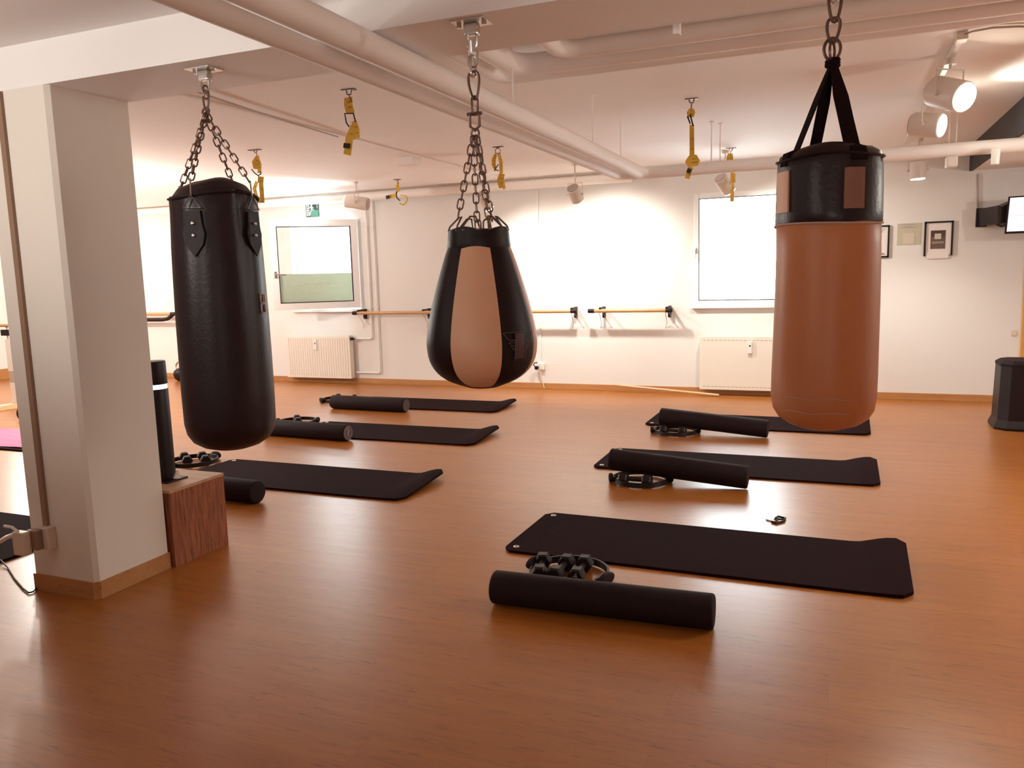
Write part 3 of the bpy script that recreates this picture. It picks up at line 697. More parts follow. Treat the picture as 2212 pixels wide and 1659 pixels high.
for lab, (x, y), parts in STR:
    t = thing('suspension_strap', (x, y, ZC), lab, 'strap', 'yellow straps on ceiling anchors')
    zc = ZC if x > -3.62 or y > 8.76 else ZC - .012
    plate = MB(); yel = MB().mat(YELLOW); kk = MB(); ll = MB(); st = yel; has_l = has_k = False; j = 0
    for kind, pts, w in parts:
        if kind in 'pm':
            P3 = [V((x + a, y, min(zc - .002, zc + b))) for a, b in pts]
            if kind == 'p': plate.box((P3[0].x, y - .02, zc - .006), (P3[-1].x, y + .02, zc), .001)
            else: plate.tube(P3, w * .8, 8)
        elif kind == 'y':
            j += 1; yo = y + (.006 if j % 2 else -.006)
            n = len(pts); P3 = [V((x + a, yo + .012 * math.sin(PI * i / (n - 1)) * (-1 if j % 2 else 1), zc + b)) for i, (a, b) in enumerate(pts)]
            # refine
            q, ww = [], []
            for i in range(n - 1):
                for s in range(3): q.append(P3[i].lerp(P3[i + 1], s / 3)); ww.append(w[i] + (w[i + 1] - w[i]) * s / 3)
            q.append(P3[-1]); ww.append(w[-1])
            yel.mat(YELLOW).ribbon(q, [k * 1.18 for k in ww], .004, (.12 if j % 2 else -.12, -1, 0))
            L = sum((b - a).length for a, b in zip(q[:-1], q[1:]))
            for s in range(2, len(q) - 1, 2):
                d = (q[s + 1] - q[s - 1]).normalized()
                wv = d.cross(V((0, -1, 0))).normalized() * ww[s] * .42; c = q[s] + V((0, -.0035, 0))
                yel.mat(LABELK).tube([c - wv, c + wv * .2], .0016, 4)
        elif kind == 'k':
            has_k = True; kk.tube([V((x + a, y - .010, zc + b)) for a, b in pts], w * .55, 7)
        else:
            has_l = True; ll.ribbon([V((x + a, y - .012, zc + b)) for a, b in pts], [w] * 2, .006, (0, -1, 0))
    plate.build('anchor', STEEL, t); yw = yel.build('webbing', None, t)
    if has_k: kk.build('clip', BLACK, t)
    if has_l: ll.build('tag', LABELK, t)

# ------------------------------------------------------------------ spotlights
def spot(name, label, back, lens, r, mount, lit=True, yoke=True, group='spotlights under the ceiling', power=0, ang=100, cone=True, col=(1, .965, .87)):
    back, lens = V(back), V(lens); d = (lens - back).normalized()
    t = thing(name, (mount[0], mount[1], mount[2]), label, 'spotlight', group)
    m = MB().cyl(back, lens, r, r, 26, .012); h = m.build('housing', SPOTW, t)
    MB().cyl(back - d * .006, back + d * .004, r * .86, r * .86, 26).build('rear_plate', SPOTD, h)
    m = MB().cyl(lens - d * .002, lens + d * .004, r * .88, r * .86, 26); m.build('lens', LAMP if lit else WHITE, h)
    if yoke:
        mid = (back + lens) / 2; sd = d.cross(V((0, 0, 1)));
        sd = sd.normalized() if sd.length > .05 else V((1, 0, 0))
        top = V(mount)
        m = MB(); hp = V((top.x, top.y, mid.z + r + .05)) if True else top
        m.tube([mid + sd * (r + .012), mid + sd * (r + .012) + V((0, 0, r + .045)), mid - sd * (r + .012) + V((0, 0, r + .045)), mid - sd * (r + .012)], .005, 6)
        for s in (-1, 1): m.cyl(mid + sd * s * (r + .02), mid + sd * s * (r - .002), .011, seg=10)
        m.cyl(mid + V((0, 0, r + .045)), (mid.x, mid.y, top.z), .008, seg=8); m.cyl((mid.x, mid.y, top.z - .03), (mid.x, mid.y, top.z), .03, .035, 16)
        m.build('bracket', SPOTW, t)
    if power:
        l = bpy.data.lights.new('bulb', 'SPOT'); l.energy = power; l.color = col; l.spot_size = math.radians(ang); l.spot_blend = .7; l.shadow_soft_size = .05
        o = bpy.data.objects.new('bulb', l); COL.objects.link(o); o.location = lens + d * .02 - ABS[t]; o.parent = t
        o.rotation_euler = d.to_track_quat('-Z', 'Y').to_euler()
    return t
PW = 1.0
spot('spotlight', 'spotlight with round grey back facing us, left of the ceiling pipe elbows', (-2.535, 7.93, 2.235), (-2.52, 8.05, 2.12), .068, (-2.53, 7.99, ZC), power=78 * PW, ang=120)
spot('spotlight', 'spotlight half hidden behind the pear bag chains', (-3.56, 7.93, 2.24), (-3.52, 8.05, 2.10), .060, (-3.54, 7.99, ZC), power=55 * PW, ang=120)
spot('spotlight', 'spotlight tilted to the right in front of the right window', (-1.075, 7.95, 2.24), (-1.0, 8.05, 2.12), .068, (-1.04, 8.0, ZC), power=60 * PW, ang=120)
spot('spotlight', 'glowing spotlight pointing left beside the exit sign', (-5.02, 8.03, 2.225), (-5.27, 7.95, 2.265), .075, (-5.06, 8.0, ZC), power=50 * PW, ang=140)
# ceiling track on the right with its lamps
trk = thing('lighting_track', (.52, 6.4, ZC), 'white ceiling lighting track with wire leaving its near end at the upper right', 'track')
MB().box((.505, 4.66, 2.462), (.538, 8.35, 2.49), .003).build('rail', SPOTW, trk)
m = MB().box((.497, 4.60, 2.452), (.546, 4.68, 2.49), .004); m.build('end_feed', SPOTW, trk)
MB().tube([(.522, 4.61, 2.474), (.56, 4.58, 2.478), (.64, 4.565, 2.48), (.75, 4.60, 2.48), (1.0, 4.75, 2.48), (1.2, 4.9, 2.48)], .005, 6).build('feed_wire', SPOTD, trk)
spot('track_spotlight', 'large lit track spotlight, nearest on the right hand track', (.455, 5.12, 2.318), (.585, 4.97, 2.243), .082, (.52, 5.045, 2.462), power=60 * PW, ang=110, group='spotlights on the right track')
spot('track_spotlight', 'lit track spotlight below and behind the nearest one on the track', (.42, 6.08, 2.293), (.585, 6.00, 2.258), .078, (.52, 6.05, 2.462), power=60 * PW, ang=110, group='spotlights on the right track')
spot('track_spotlight', 'small lit spotlight pointing down below the cross pipe beside the tan bag', (.605, 8.0, 2.265), (.61, 8.0, 2.115), .066, (.60, 8.0, 2.462), power=45 * PW, ang=120, group='spotlights on the right track')
m = MB().box((.655, 6.34, 2.03), (.725, 6.44, 2.102), .01).cyl((.67, 6.40, 2.10), (.67, 6.40, ZC), .004, seg=6).cyl((.715, 6.40, 2.10), (.715, 6.40, ZC), .004, seg=6)
tag(m.build('pipe_hanger', SPOTW), 'white hanger block with two thin rods on the cross pipe beside the black beam', 'hanger')
tag(MB().cyl((.94, 6.30, 2.125), (.94, 6.30, 2.02), .028, .024, 14, .006).build('ceiling_sensor', WHITE), 'small white cylinder below the cross pipe in front of the black beam end', 'sensor')

# ------------------------------------------------------------------ wall: barres, radiators, conduits, signs
YW = YB
def barre(xa, xb, brackets, label):
    t = thing('ballet_barre', ((xa + xb) / 2, YW - .18, .94), label, 'barre', 'wooden barres on the back wall')
    MB().cyl((xa + .05, YW - .18, .945), (xb - .05, YW - .18, .945), .021, seg=16).build('rail', BARW, t)
    for s in (xa, xb):
        MB().cyl((s + (.0 if s == xa else -.075), YW - .18, .945), (s + (.075 if s == xa else 0), YW - .18, .945), .025, seg=14, bev=.006).build('end_cap', BLACK, t)
    for b in brackets:
        m = MB().box((b - .014, YW - .20, .965), (b + .014, YW - .05, .985), .004).box((b - .014, YW - .055, .86), (b + .014, YW, .99), .004)
        m.build('bracket', BLACK, t)
        m = MB(); m.tube([(b - .02, YW - .16, .925), (b - .03, YW - .03, .80), (b - .05, YW - .004, .74)], .003, 5); m.tube([(b + .02, YW - .16, .925), (b + .05, YW - .03, .80), (b + .09, YW - .004, .74)], .003, 5); m.build('loose_cord', INKL, t)
barre(-5.84, -2.80, (-5.75, -4.80, -2.86), 'long wooden ballet barre on the back wall running behind the pear bag')
barre(-2.665, -1.70, (-2.52, -1.76), 'short wooden ballet barre on the back wall left of the right window')
# barre glimpsed between pillar and black bag
t = thing('ballet_barre', (-9.3, YW - .17, .94), 'wooden barre end with curved black bracket between pillar and black bag', 'barre', 'wooden barres on the back wall')
MB().cyl((-11.2, YW - .17, .955), (-8.90, YW - .17, .955), .024, seg=14).build('rail', BARW, t)
MB().cyl((-8.93, YW - .17, .955), (-8.84, YW - .17, .955), .028, seg=14, bev=.006).build('end_cap', BLACK, t)
MB().tube([(-9.9, YW - .17, .872), (-9.1, YW - .17, .872), (-9.0, YW - .17, .885), (-8.93, YW - .17, .92), (-8.89, YW - .17, .95)], .027, 10).build('bracket', BLACK, t)
def radiator(x0, x1, z0, z1, label, slotted):
    t = thing('radiator', ((x0 + x1) / 2, YW - .06, z0), label, 'radiator', 'flat radiators below the windows')
    m = MB().box((x0, YW - .125, z0), (x1, YW - .035, z1), .006)
    if not slotted:
        n = 26
        for k in range(n):
            cx_ = x0 + .03 + (x1 - x0 - .06) * (k + .5) / n; w = (x1 - x0 - .06) / n * .28
            m.box((cx_ - w, YW - .131, z0 + .03), (cx_ + w, YW - .124, z1 - .03), .002)
    m.build('panel', RADI, t)
    if slotted:
        m = MB(); n = 22
        for zz in (z0 + .035, z1 - .045):
            for k in range(n):
                cx_ = x0 + .03 + (x1 - x0 - .06) * (k + .5) / n
                m.box((cx_ - .014, YW - .1265, zz), (cx_ + .014, YW - .1245, zz + .006))
        m.build('slots', INKL, t)
    m = MB()
    for xx in (x0 + .15, x1 - .15): m.box((xx - .015, YW - .04, z0 + .05), (xx + .015, YW, z1 - .05))
    m.box((x0 + .03, YW - .115, z0 - .001), (x0 + .045, YW - .05, z0)); m.build('wall_brackets', RADI, t)
    kx = x0 + .50 if not slotted else x0 + .535
    kz = z1 - .10
    m = MB().box((kx - .022, YW - .150, kz - .085), (kx + .022, YW - .125, kz + .05), .006); k = m.build('heat_meter', WHITE, t)
    MB().cyl((kx, YW - .152, kz), (kx, YW - .149, kz), .009, seg=10).build('meter_window', BLACK, k)
    return t
radL = radiator(-6.98, -5.95, .075, .645, 'finely ribbed cream radiator below the left window', False)
radiator(-1.41, -.40, .065, .655, 'smooth cream radiator with slotted rows below the right window', True)
m = MB().cyl((-5.95, YW - .08, .60), (-5.90, YW - .08, .60), .012, seg=10).cyl((-5.935, YW - .115, .605), (-5.905, YW - .115, .605), .02, seg=10); m.build('valve', BLACK, radL)
def riser(x, z0, z1, bend, label):
    m = MB(); m.tube(arc_path((x, YW - .03, z1), (x, YW - .03, z0), (bend, YW - .03, z0), .04), .0115, 10)
    for z in (2.05, 1.0): m.tube([(x + .017 * math.cos(a), YW - .03 + .017 * math.sin(a), z) for a in [2 * PI * k / 12 for k in range(12)]], .005, 5, True)
    tag(m.build('radiator_pipe', WHITE), label, 'pipe', 'riser pipes beside the left window')
riser(-5.66, .60, 2.36, -5.90, 'white riser pipe beside the left window, bending to the radiator top')
riser(-5.56, .15, 2.36, -5.93, 'white riser pipe beside the left window, reaching down to the skirting')
# conduits
tag(MB().box((-3.325, YW - .012, .30), (-3.309, YW, 2.36), .002).build('cable_conduit', WHITE), 'thin white conduit down the back wall just right of the pear bag', 'conduit')
tag(MB().cyl((1.205, YW - .012, 2.22), (1.215, YW - .012, 1.90), .007, seg=8).build('cable_conduit', SPOTD), 'thin conduit up the wall above the television arm', 'conduit')
ws = thing('wall_socket', (-3.31, YW, .27), 'wall socket with a small black plug and dangling cord right of the pear bag', 'socket')
MB().box((-3.35, YW - .04, .235), (-3.27, YW, .315), .006).build('socket_box', WHITE, ws)
m = MB().cyl((-3.355, YW - .04, .262), (-3.355, YW - .085, .262), .022, seg=12, bev=.004); m.tube([(-3.36, YW - .08, .265), (-3.385, YW - .085, .30), (-3.375, YW - .08, .325), (-3.34, YW - .07, .325)], .007, 7); m.build('plug', BLACK, ws)
m = MB().tube([(-3.33, YW - .03, .245), (-3.31, YW - .025, .15), (-3.29, YW - .022, .07), (-3.275, YW - .03, .012)], .006, 6); m.build('cord', SOCK, ws)
# emergency sign
sg = thing('exit_sign', (-6.50, YW, 2.21), 'green emergency exit sign with stairs and running figure above the left window', 'sign')
sx0, sx1, sz0_, sz1_ = -6.595, -6.395, 2.215, 2.42
MB().box((sx0, YW - .012, sz0_), (sx1, YW, sz1_), .002).build('plate', DKGREEN, sg)
m = MB().mat(GREEN); y_ = YW - .0145
m.prism([(sx1 - .125, y_, sz0_ + .003), (sx1 - .003, y_, sz0_ + .003), (sx1 - .003, y_, sz0_ + .085), (sx1 - .11, y_, sz0_ + .085)], (0, .002, 0)); m.build('landing', GREEN, sg)
m = MB(); y_ = YW - .016
for k in range(6): m.box((sx0 + .022, y_, sz0_ + .018 + k * .029), (sx0 + .048, YW - .011, sz0_ + .034 + k * .029))
m.box((sx0 + .014, y_, sz0_ + .012), (sx0 + .022, YW - .011, sz1_ - .025)); m.box((sx0 + .048, y_, sz0_ + .012), (sx0 + .056, YW - .011, sz1_ - .025))
m.build('ladder_pictogram', SIGNW, sg)
m = MB(); y_ = YW - .0165
m.cyl((sx0 + .095, y_, sz1_ - .05), (sx0 + .095, YW - .011, sz1_ - .05), .013, seg=12)
for a, b, w in (((.092, -.062), (.098, -.105), .028), ((.09, -.075), (.06, -.09), .011), ((.10, -.075), (.13, -.095), .011), ((.095, -.10), (.075, -.15), .014), ((.10, -.10), (.13, -.125), .014), ((.075, -.15), (.065, -.185), .012)):
    m.ribbon([(sx0 + a[0], y_, sz1_ + a[1]), (sx0 + b[0], y_, sz1_ + b[1])], [w, w * .85], .003, (0, -1, 0))
m.build('figure_pictogram', SIGNW, sg)
m = MB(); y_ = YW - .0155
for a, b in (((.11, -.024), (.185, -.018)), ((.178, -.10), (.185, -.018)), ((.11, -.034), (.116, -.018))): m.box((sx0 + a[0], y_, sz1_ + a[1]), (sx0 + b[0], YW - .011, sz1_ + b[1]))
m.build('doorway_pictogram', SIGNW, sg)
# pictures on the right
def frame_box(x0, x1, z0, z1, w, parent, mat, bottom=True):
    m = MB()
    m.box((x0, YW - .022, z0), (x0 + w, YW, z1)); m.box((x1 - w, YW - .022, z0), (x1, YW, z1)); m.box((x0, YW - .022, z1 - w), (x1, YW, z1))
    if bottom: m.box((x0, YW - .022, z0), (x1, YW, z0 + w))
    return m.build('frame', mat, parent)
f1 = thing('framed_certificate', (.32, YW, 1.45), 'black framed white certificate half hidden by the tan bag', 'picture', 'pictures on the back wall')
frame_box(.20, .452, 1.45, 1.772, .016, f1, BLACK)
MB().box((.21, YW - .012, 1.46), (.44, YW - .002, 1.765)).build('sheet', PAPER, f1)
m = MB()
for a, b, z, h in ((.30, .39, 1.705, .006), (.30, .36, 1.625, .006), (.28, .36, 1.578, .009), (.25, .41, 1.735, .003), (.25, .41, 1.72, .003)): m.box((a, YW - .0135, z), (b, YW - .0115, z + h))
for k in range(6): m.box((.33 + .014 * k, YW - .0135, 1.478), (.338 + .014 * k, YW - .0115, 1.50 - .003 * (k % 3)))
m.build('print', INK, f1)
nt_ = thing('notice', (.63, YW, 1.565), 'unframed olive green notice between the two framed pictures', 'notice')
MB().box((.522, YW - .004, 1.568), (.735, YW, 1.782)).build('sheet', NOTICE, nt_)
MB().box((.575, YW - .006, 1.578), (.680, YW - .003, 1.685)).build('pale_square', PALEN, nt_)
m = MB()
for a, b, z in ((.565, .69, 1.764), (.545, .70, 1.735), (.58, .66, 1.745)): m.box((a, YW - .0055, z), (b, YW - .0035, z + .009))
m.build('print', INKL, nt_)
f2 = thing('framed_poster', (.89, YW, 1.45), 'black framed poster with a dark photograph and a loose sheet tucked below', 'picture', 'pictures on the back wall')
frame_box(.765, 1.018, 1.452, 1.788, .016, f2, BLACK, False)
MB().box((.775, YW - .010, 1.455), (1.008, YW - .002, 1.78)).build('sheet', PAPER, f2)
m = MB().mat(PHOTO).box((.822, YW - .0125, 1.520), (.952, YW - .0095, 1.700)).mat(PHOTOD).box((.824, YW - .0132, 1.64), (.950, YW - .0120, 1.698)); m.build('photograph', None, f2)
m = MB().box((.856, YW - .0145, 1.615), (.914, YW - .0125, 1.668)); m.build('pale_square', PALEN, f2)
m = MB()
for z in (1.585, 1.573): m.box((.835, YW - .0145, z), (.94, YW - .0125, z + .006))
m.build('print', INKL, f2)
MB().box((.79, YW - .016, 1.425), (.985, YW - .011, 1.478)).build('loose_sheet', PAPER, f2)
# television
tv = thing('television', (1.6, YW - .5, 1.62), 'lit flat television on a black swing arm at the right edge', 'television')
A = V((1.378, 8.50, 1.79)); dx = V((.98, -.20, 0)).normalized(); dn = V((dx.y, -dx.x, 0))      # dn points to the room
lean = V((-.05, 0, -1)).normalized()
def tvp(u, v, n): return A + dx * u + V((0, 0, 1)) * v + dn * n + dx * (v * .045)
def tvbox(mb, u0, u1, v0, v1, n0, n1):
    c = [tvp(u, v, n) for v in (v0, v1) for n in (n0, n1) for u in (u0, u1)]; vs = [mb.bm.verts.new(k) for k in c]
    for f in [(0, 2, 3, 1), (4, 5, 7, 6), (0, 1, 5, 4), (2, 6, 7, 3), (0, 4, 6, 2), (1, 3, 7, 5)]: mb._f([vs[i] for i in f])
m = MB(); tvbox(m, 0, .62, -.165, .165, -.035, 0); m.build('casing', BLACK, tv)
m = MB(); tvbox(m, .016, .604, -.145, .152, -.002, .003); scr = m.build('screen', SCREEN, tv)
m = MB()
for v, a, b in ((.10, .09, .16), (.055, .05, .30), (.03, .075, .26), (-.01, .055, .30), (-.035, .055, .13), (-.08, .055, .13), (-.105, .055, .30), (.08, .2, .3)): tvbox(m, a, b, v - .003, v + .003, .003, .004)
m.build('screen_text', SCRTXT, scr)
m = MB().box((1.205, YW - .03, 1.715), (1.30, YW, 1.895), .006)
m.prism([(1.215, YW - .02, 1.885), (1.255, YW - .02, 1.872), (1.29, YW - .02, 1.895), (1.34, YW - .02, 1.89), (1.45, YW - .02, 1.94), (1.46, YW - .02, 1.70), (1.36, YW - .02, 1.735), (1.225, YW - .02, 1.72)], (.10, -.44, 0))
m.tube([(1.36, YW - .2, 1.72), (1.38, YW - .3, 1.70), (1.42, YW - .35, 1.72)], .008, 6)
m.build('swing_arm', BLACK, tv)
tag(MB().box((1.555, YW - .01, .66), (1.60, YW, .72), .003).build('light_switch', SOCK), 'small pale switch plate on the wall beside the wooden door frame', 'switch')
# ------------------------------------------------------------------ things on the floor
def mat_mesh(L, Wd, th=.014, lift=.035, curl=.20, cr=.045, end_cr=.06):
    b = bmesh.new(); nx, ny = 46, 14; top, bot = [], []
    for i in range(nx + 1):
        u = i / nx; u = u if u < .9 else u
        rowt, rowb = [], []
        for j in range(ny + 1):
            x = L * u; v = j / ny
            half = Wd / 2
            r = cr if x < L / 2 else end_cr
            e = min(x, L - x)
            if e < r: half -= r - math.sqrt(max(0, r * r - (r - e) ** 2))
            y = -half + 2 * half * v
            k = max(0, (x - (L - curl)) / curl); z = lift * (k * k * (3 - 2 * k)) * (.12 + .88 * v) + lift * .3 * math.sin(PI * k) * v
            z += .0015 * math.sin(x * 5 + 1.0) * 0
            rowt.append(b.verts.new((x, y, z + th))); rowb.append(b.verts.new((x, y, z)))
        top.append(rowt); bot.append(rowb)
    for i in range(nx):
        for j in range(ny):
            f = b.faces.new((top[i][j], top[i + 1][j], top[i + 1][j + 1], top[i][j + 1])); f.smooth = True
            f = b.faces.new((bot[i][j], bot[i][j + 1], bot[i + 1][j + 1], bot[i + 1][j])); f.smooth = True
    for i in range(nx):
        for j in (0, ny):
            b.faces.new((top[i][j], bot[i][j], bot[i + 1][j], top[i + 1][j]) if j == 0 else (top[i][j], top[i + 1][j], bot[i + 1][j], bot[i][j]))
    for j in range(ny):
        b.faces.new((top[0][j], top[0][j + 1], bot[0][j + 1], bot[0][j])); b.faces.new((top[nx][j], bot[nx][j], bot[nx][j + 1], top[nx][j + 1]))
    return b
def make_mat(x, y, rz, L, Wd, label, lift=.035, curl=.2):
    t = thing('exercise_mat', (0, 0, 0), label, 'mat', 'black exercise mats on the floor')
    m = MB(); m.merge(mat_mesh(L, Wd, lift=lift, curl=curl)); m.build('pad', MATM, t, smooth_angle=50)
    for s in (-1, 1):
        m = MB(); m.tube([(.055 + .0115 * math.cos(a), s * (Wd / 2 - .055) + .0115 * math.sin(a), .0145) for a in [2 * PI * k / 20 for k in range(20)]], .0042, 8, True); m.build('eyelet', EYE, t)
    t.location = (x, y, 0); t.rotation_euler = (0, 0, rz); ABS[t] = V((x, y, 0))
    return t
MW = .635
matA = make_mat(-1.535, 3.885, -.012, 1.86, .665, 'nearest black exercise mat, with faint lettering beside its two eyelets', .035, .22)
m = MB(); text_mesh(m, 'LUVIA', .075, frame((.14, 0, .0148), (0, 1, 0), (-1, 0, 0), (0, 0, 1)), .001)
# lettering lives in the mat's own frame
ABS[matA] = V((0, 0, 0)); m.build('embossed_lettering', GREYT, matA)
ABS[matA] = V(matA.location)
copy_spec = [
 (-1.60, 5.665, .005, 'black exercise mat under the middle right tilted roller, with a pale eyelet showing', .035),
 (-1.60, 7.335, -.006, 'black exercise mat behind the bottom of the tan bag, farthest of the right row', .035),
 (-4.36, 4.51, .0, 'black exercise mat right of the wooden box, nearest of the left row', .04),
 (-4.62, 6.105, .0, 'black exercise mat with a roller along its near edge, middle of the left row', .04),
 (-5.06, 7.62, -.004, 'black exercise mat below the pear bag, farthest of the left row', .035)]
for (x, y, rz, lab, lf) in copy_spec:
    make_mat(x, y, rz, 1.87, MW, lab, lf, .22)
def roller(name, c0, c1, r, label, disc=None):
    c0, c1 = V(c0), V(c1); t = thing(name, ((c0.x + c1.x) / 2, (c0.y + c1.y) / 2, 0), label, 'roller', 'black foam rollers')
    MB().cyl(c0, c1, r, r, 40, .012).build('foam_body', BLACKM, t, smooth_angle=60)
    d = (c1 - c0).normalized()
    if disc:
        e = MB().cyl(c1, c1 + d * .0015, r * .86, r * .86, 36).build('end_disc', DISC, t)
        if disc > 1:
            u = d.cross(V((0, 0, 1))).normalized(); w = u.cross(d); m = MB()
            for rr in (.80, .62): m.tube([c1 + d * .002 + (u * math.cos(a) + w * math.sin(a)) * r * rr for a in [2 * PI * k / 30 for k in range(30)]], .0018, 5, True)
            m.prism([c1 + d * .0015 + u * a * r + w * b * r for a, b in ((-.12, .45), (.16, .42), (.05, .1), (.22, -.1), (-.02, -.5), (-.10, -.1), (-.22, .08))], d * .001)
            m.build('end_print', GREYLIGHT, e)
    return t
RR = .073
roller('foam_roller', (-1.328, 2.965, .070), (-.415, 3.00, .070), .070, 'nearest black foam roller, lying in front of the ring with hand weights')
roller('foam_roller', (-1.395, 5.09, .139), (-.50, 5.085, RR + .003), RR, 'black foam roller propped on a ring, over the middle right mat')
roller('foam_roller', (-1.405, 6.77, .136), (-.51, 6.715, RR + .003), RR, 'black foam roller propped on a ring, over the farthest right mat')
roller('foam_roller', (-4.245, 3.955, RR), (-3.345, 3.90, RR), RR, 'black foam roller behind the wooden box')
roller('foam_roller', (-4.775, 5.76, RR), (-3.88, 5.705, RR), RR, 'black foam roller with printed end disc, poking out from behind the black bag', 2)
roller('foam_roller', (-5.05, 7.17, RR), (-4.12, 7.13, RR), RR, 'black foam roller in front of the mat below the pear bag', 1)
roller('foam_roller', (-7.98, 5.74, .075), (-7.30, 5.95, .075), .075, 'black foam roller behind the pink towel left of the pillar')
# pilates rings
def ring_proto(label):
    t = thing('pilates_ring', (0, 0, 0), label, 'ring', 'black fitness rings')
    m = MB(); n = 44; rings = []
    for k in range(n + 1):
        a = 2 * PI * k / n; r = .178
        rings.append([V((rr * math.cos(a), rr * math.sin(a), z)) for rr, z in ((r - .005, .006), (r + .005, .006), (r + .005, .038), (r - .005, .038))])
    m.rings(rings, True, (False, False), False)
    m.build('hoop', BLACK, t, smooth_angle=60)
    for s in (-1, 1):
        m = MB(); pr = []
        for xx, k in ((.181, .75), (.186, .97), (.196, 1.0), (.206, .92), (.211, .6)):
            pr.append([V((s * xx, .060 * k * math.cos(2 * PI * q / 20), .030 + .029 * k * math.sin(2 * PI * q / 20))) for q in range(20)])
        m.rings(pr, True, (True, True), True); m.build('outer_pad', BLACKM, t)
        m = MB().prism([(s * .174, -.05, .008), (s * .163, -.045, .008), (s * .158, 0, .008), (s * .163, .045, .008), (s * .174, .05, .008)], (0, 0, .034)); m.build('inner_pad', DISC if s > 0 else BLACKM, t)  # one inner pad is paler: its lit reflection is put into the colour
    return t
rg = ring_proto('black fitness ring around hand weights behind the nearest foam roller'); rg.location = (-1.115, 3.34, 0); rg.rotation_euler = (0, 0, -.25); ABS[rg] = V(rg.location)
ring_spots = [(-1.185, 5.075, .3, 'black fitness ring carrying the raised end of the middle right roller'), (-1.27, 6.74, .2, 'black fitness ring carrying the raised end of the farthest right roller'), (-4.60, 4.66, 1.3, 'black fitness ring with hand weights between the light tower and the nearest left mat'), (-4.86, 6.30, .4, 'black fitness ring behind the roller with the printed end disc'), (-5.29, 7.62, .9, 'black fitness ring behind the roller below the pear bag')]
for (x, y, rz, lab) in ring_spots: copy_thing(rg, (x, y, 0), rz, lab)
def hexpts(c, u, w, r): return [c + (u * math.cos(PI / 3 * k + PI / 6) + w * math.sin(PI / 3 * k + PI / 6)) * r for k in range(6)]
def dumbbell(label):
    t = thing('dumbbell', (0, 0, 0), label, 'dumbbell', 'small black dumbbells')
    r = .0405
    for s in (-1, 1):
        m = MB(); pr = []
        for (y, k) in ((s * .050, .82), (s * .058, 1), (s * .100, 1), (s * .110, .80)):
            pr.append([V((r * k * math.cos(PI / 3 * q + 0), y, .039 + r * k * math.sin(PI / 3 * q + 0))) for q in range(6)])
        m.rings(pr, True, (True, True), False); m.build('weight_head', BLACK, t, smooth_angle=20)
    m = MB().cyl((0, -.055, .039), (0, .055, .039), .0145, seg=12); m.build('handle', BLACK, t)
    m = MB(); text_mesh(m, '4', .042, frame((0, -.1108, .046), (1, 0, 0), (0, 0, 1), (0, -1, 0)), .001)
    hd = t.children[0]; m.build('printed_number', GREYLIGHT, hd); 
    return t
db = dumbbell('black hexagonal dumbbell printed 4 inside the nearest ring'); db.location = (-1.062, 3.350, 0); db.rotation_euler = (0, 0, .07); ABS[db] = V(db.location)
dumb_spots = [(-1.245, 3.325, .0, .25, 'black dumbbell leftmost of three inside the nearest ring'), (-1.150, 3.335, .0, .0, 'black dumbbell in the middle of three inside the nearest ring'),
 (-1.20, 4.985, 0, 1.52, 'black dumbbell inside the ring under the middle right roller'),
 (-1.275, 6.655, 0, 1.52, 'black dumbbell inside the ring under the farthest right roller'),
 (-4.655, 4.64, 0, .9, 'black dumbbell inside the ring beside the light tower'), (-4.53, 4.70, 0, .9, 'black dumbbell nearest the mat inside the ring beside the light tower'),
 (-4.86, 6.30, .0, .7, 'black dumbbell in the ring behind the printed roller'), (-5.28, 7.62, .0, .7, 'black dumbbell in the ring behind the roller below the pear bag')]
for (x, y, z, rz, lab) in dumb_spots: copy_thing(db, (x, y, z), rz, lab)
# wooden box and light tower
bx = thing('wooden_box', (-3.2, 3.03, 0), 'plywood box with fine vertical stripes against the pillar base', 'box')
MB().box((-3.42, 2.853, .0), (-2.985, 3.222, .372)).build('carcass', BOXS, bx)
MB().box((-3.42, 2.853, .372), (-2.983, 3.224, .388), .002).build('top', BOXW, bx)
tw = thing('light_tower', (-3.20, 3.02, .388), 'black cylindrical tower with a glowing blue ring standing on the wooden box', 'tower')
TWX, TWY = -3.195, 3.02
MB().box((TWX - .10, TWY - .07, .388), (TWX + .10, TWY + .07, .396), .002).build('base_plate', BLACK, tw)
MB().cyl((TWX, TWY, .396), (TWX, TWY, .86), .064, .062, 32, .004).build('column', BLACK, tw)
MB().cyl((TWX, TWY, .858), (TWX, TWY, .884), .058, .058, 32).build('light_ring', LED, tw)
MB().cyl((TWX, TWY, .882), (TWX, TWY, 1.0), .062, .060, 32, .005).build('top_cap', BLACK, tw)
m = MB().prism([(TWX + .058, TWY + .0, .396), (TWX + .098, TWY + .01, .396), (TWX + .075, TWY + .02, .435)], (0, .012, 0)); m.build('foot_bracket', CHROME, tw)
# bin
bn = thing('waste_bin', (1.50, 7.72, 0), 'black waste bin with chamfered corners and a lid at the right edge', 'bin')
def octo(cx_, cy_, hx, hy, ch, z): return [V((cx_ + a, cy_ + b, z)) for a, b in ((-hx + ch, -hy), (hx - ch, -hy), (hx, -hy + ch), (hx, hy - ch), (hx - ch, hy), (-hx + ch, hy), (-hx, hy - ch), (-hx, -hy + ch))]
m = MB(); m.rings([octo(1.475, 7.70, .255, .225, .075, 0), octo(1.475, 7.70, .258, .228, .075, .02), octo(1.475, 7.70, .235, .205, .068, .08), octo(1.475, 7.70, .225, .198, .066, .525)], True, (True, True), False); m.build('body', BLACK, bn, smooth_angle=20)
m = MB(); m.rings([octo(1.475, 7.70, .230, .203, .068, .525), octo(1.475, 7.70, .228, .20, .068, .545), octo(1.475, 7.70, .195, .165, .06, .570)], True, (True, True), False); m.build('lid', BLACKM, bn, smooth_angle=20)
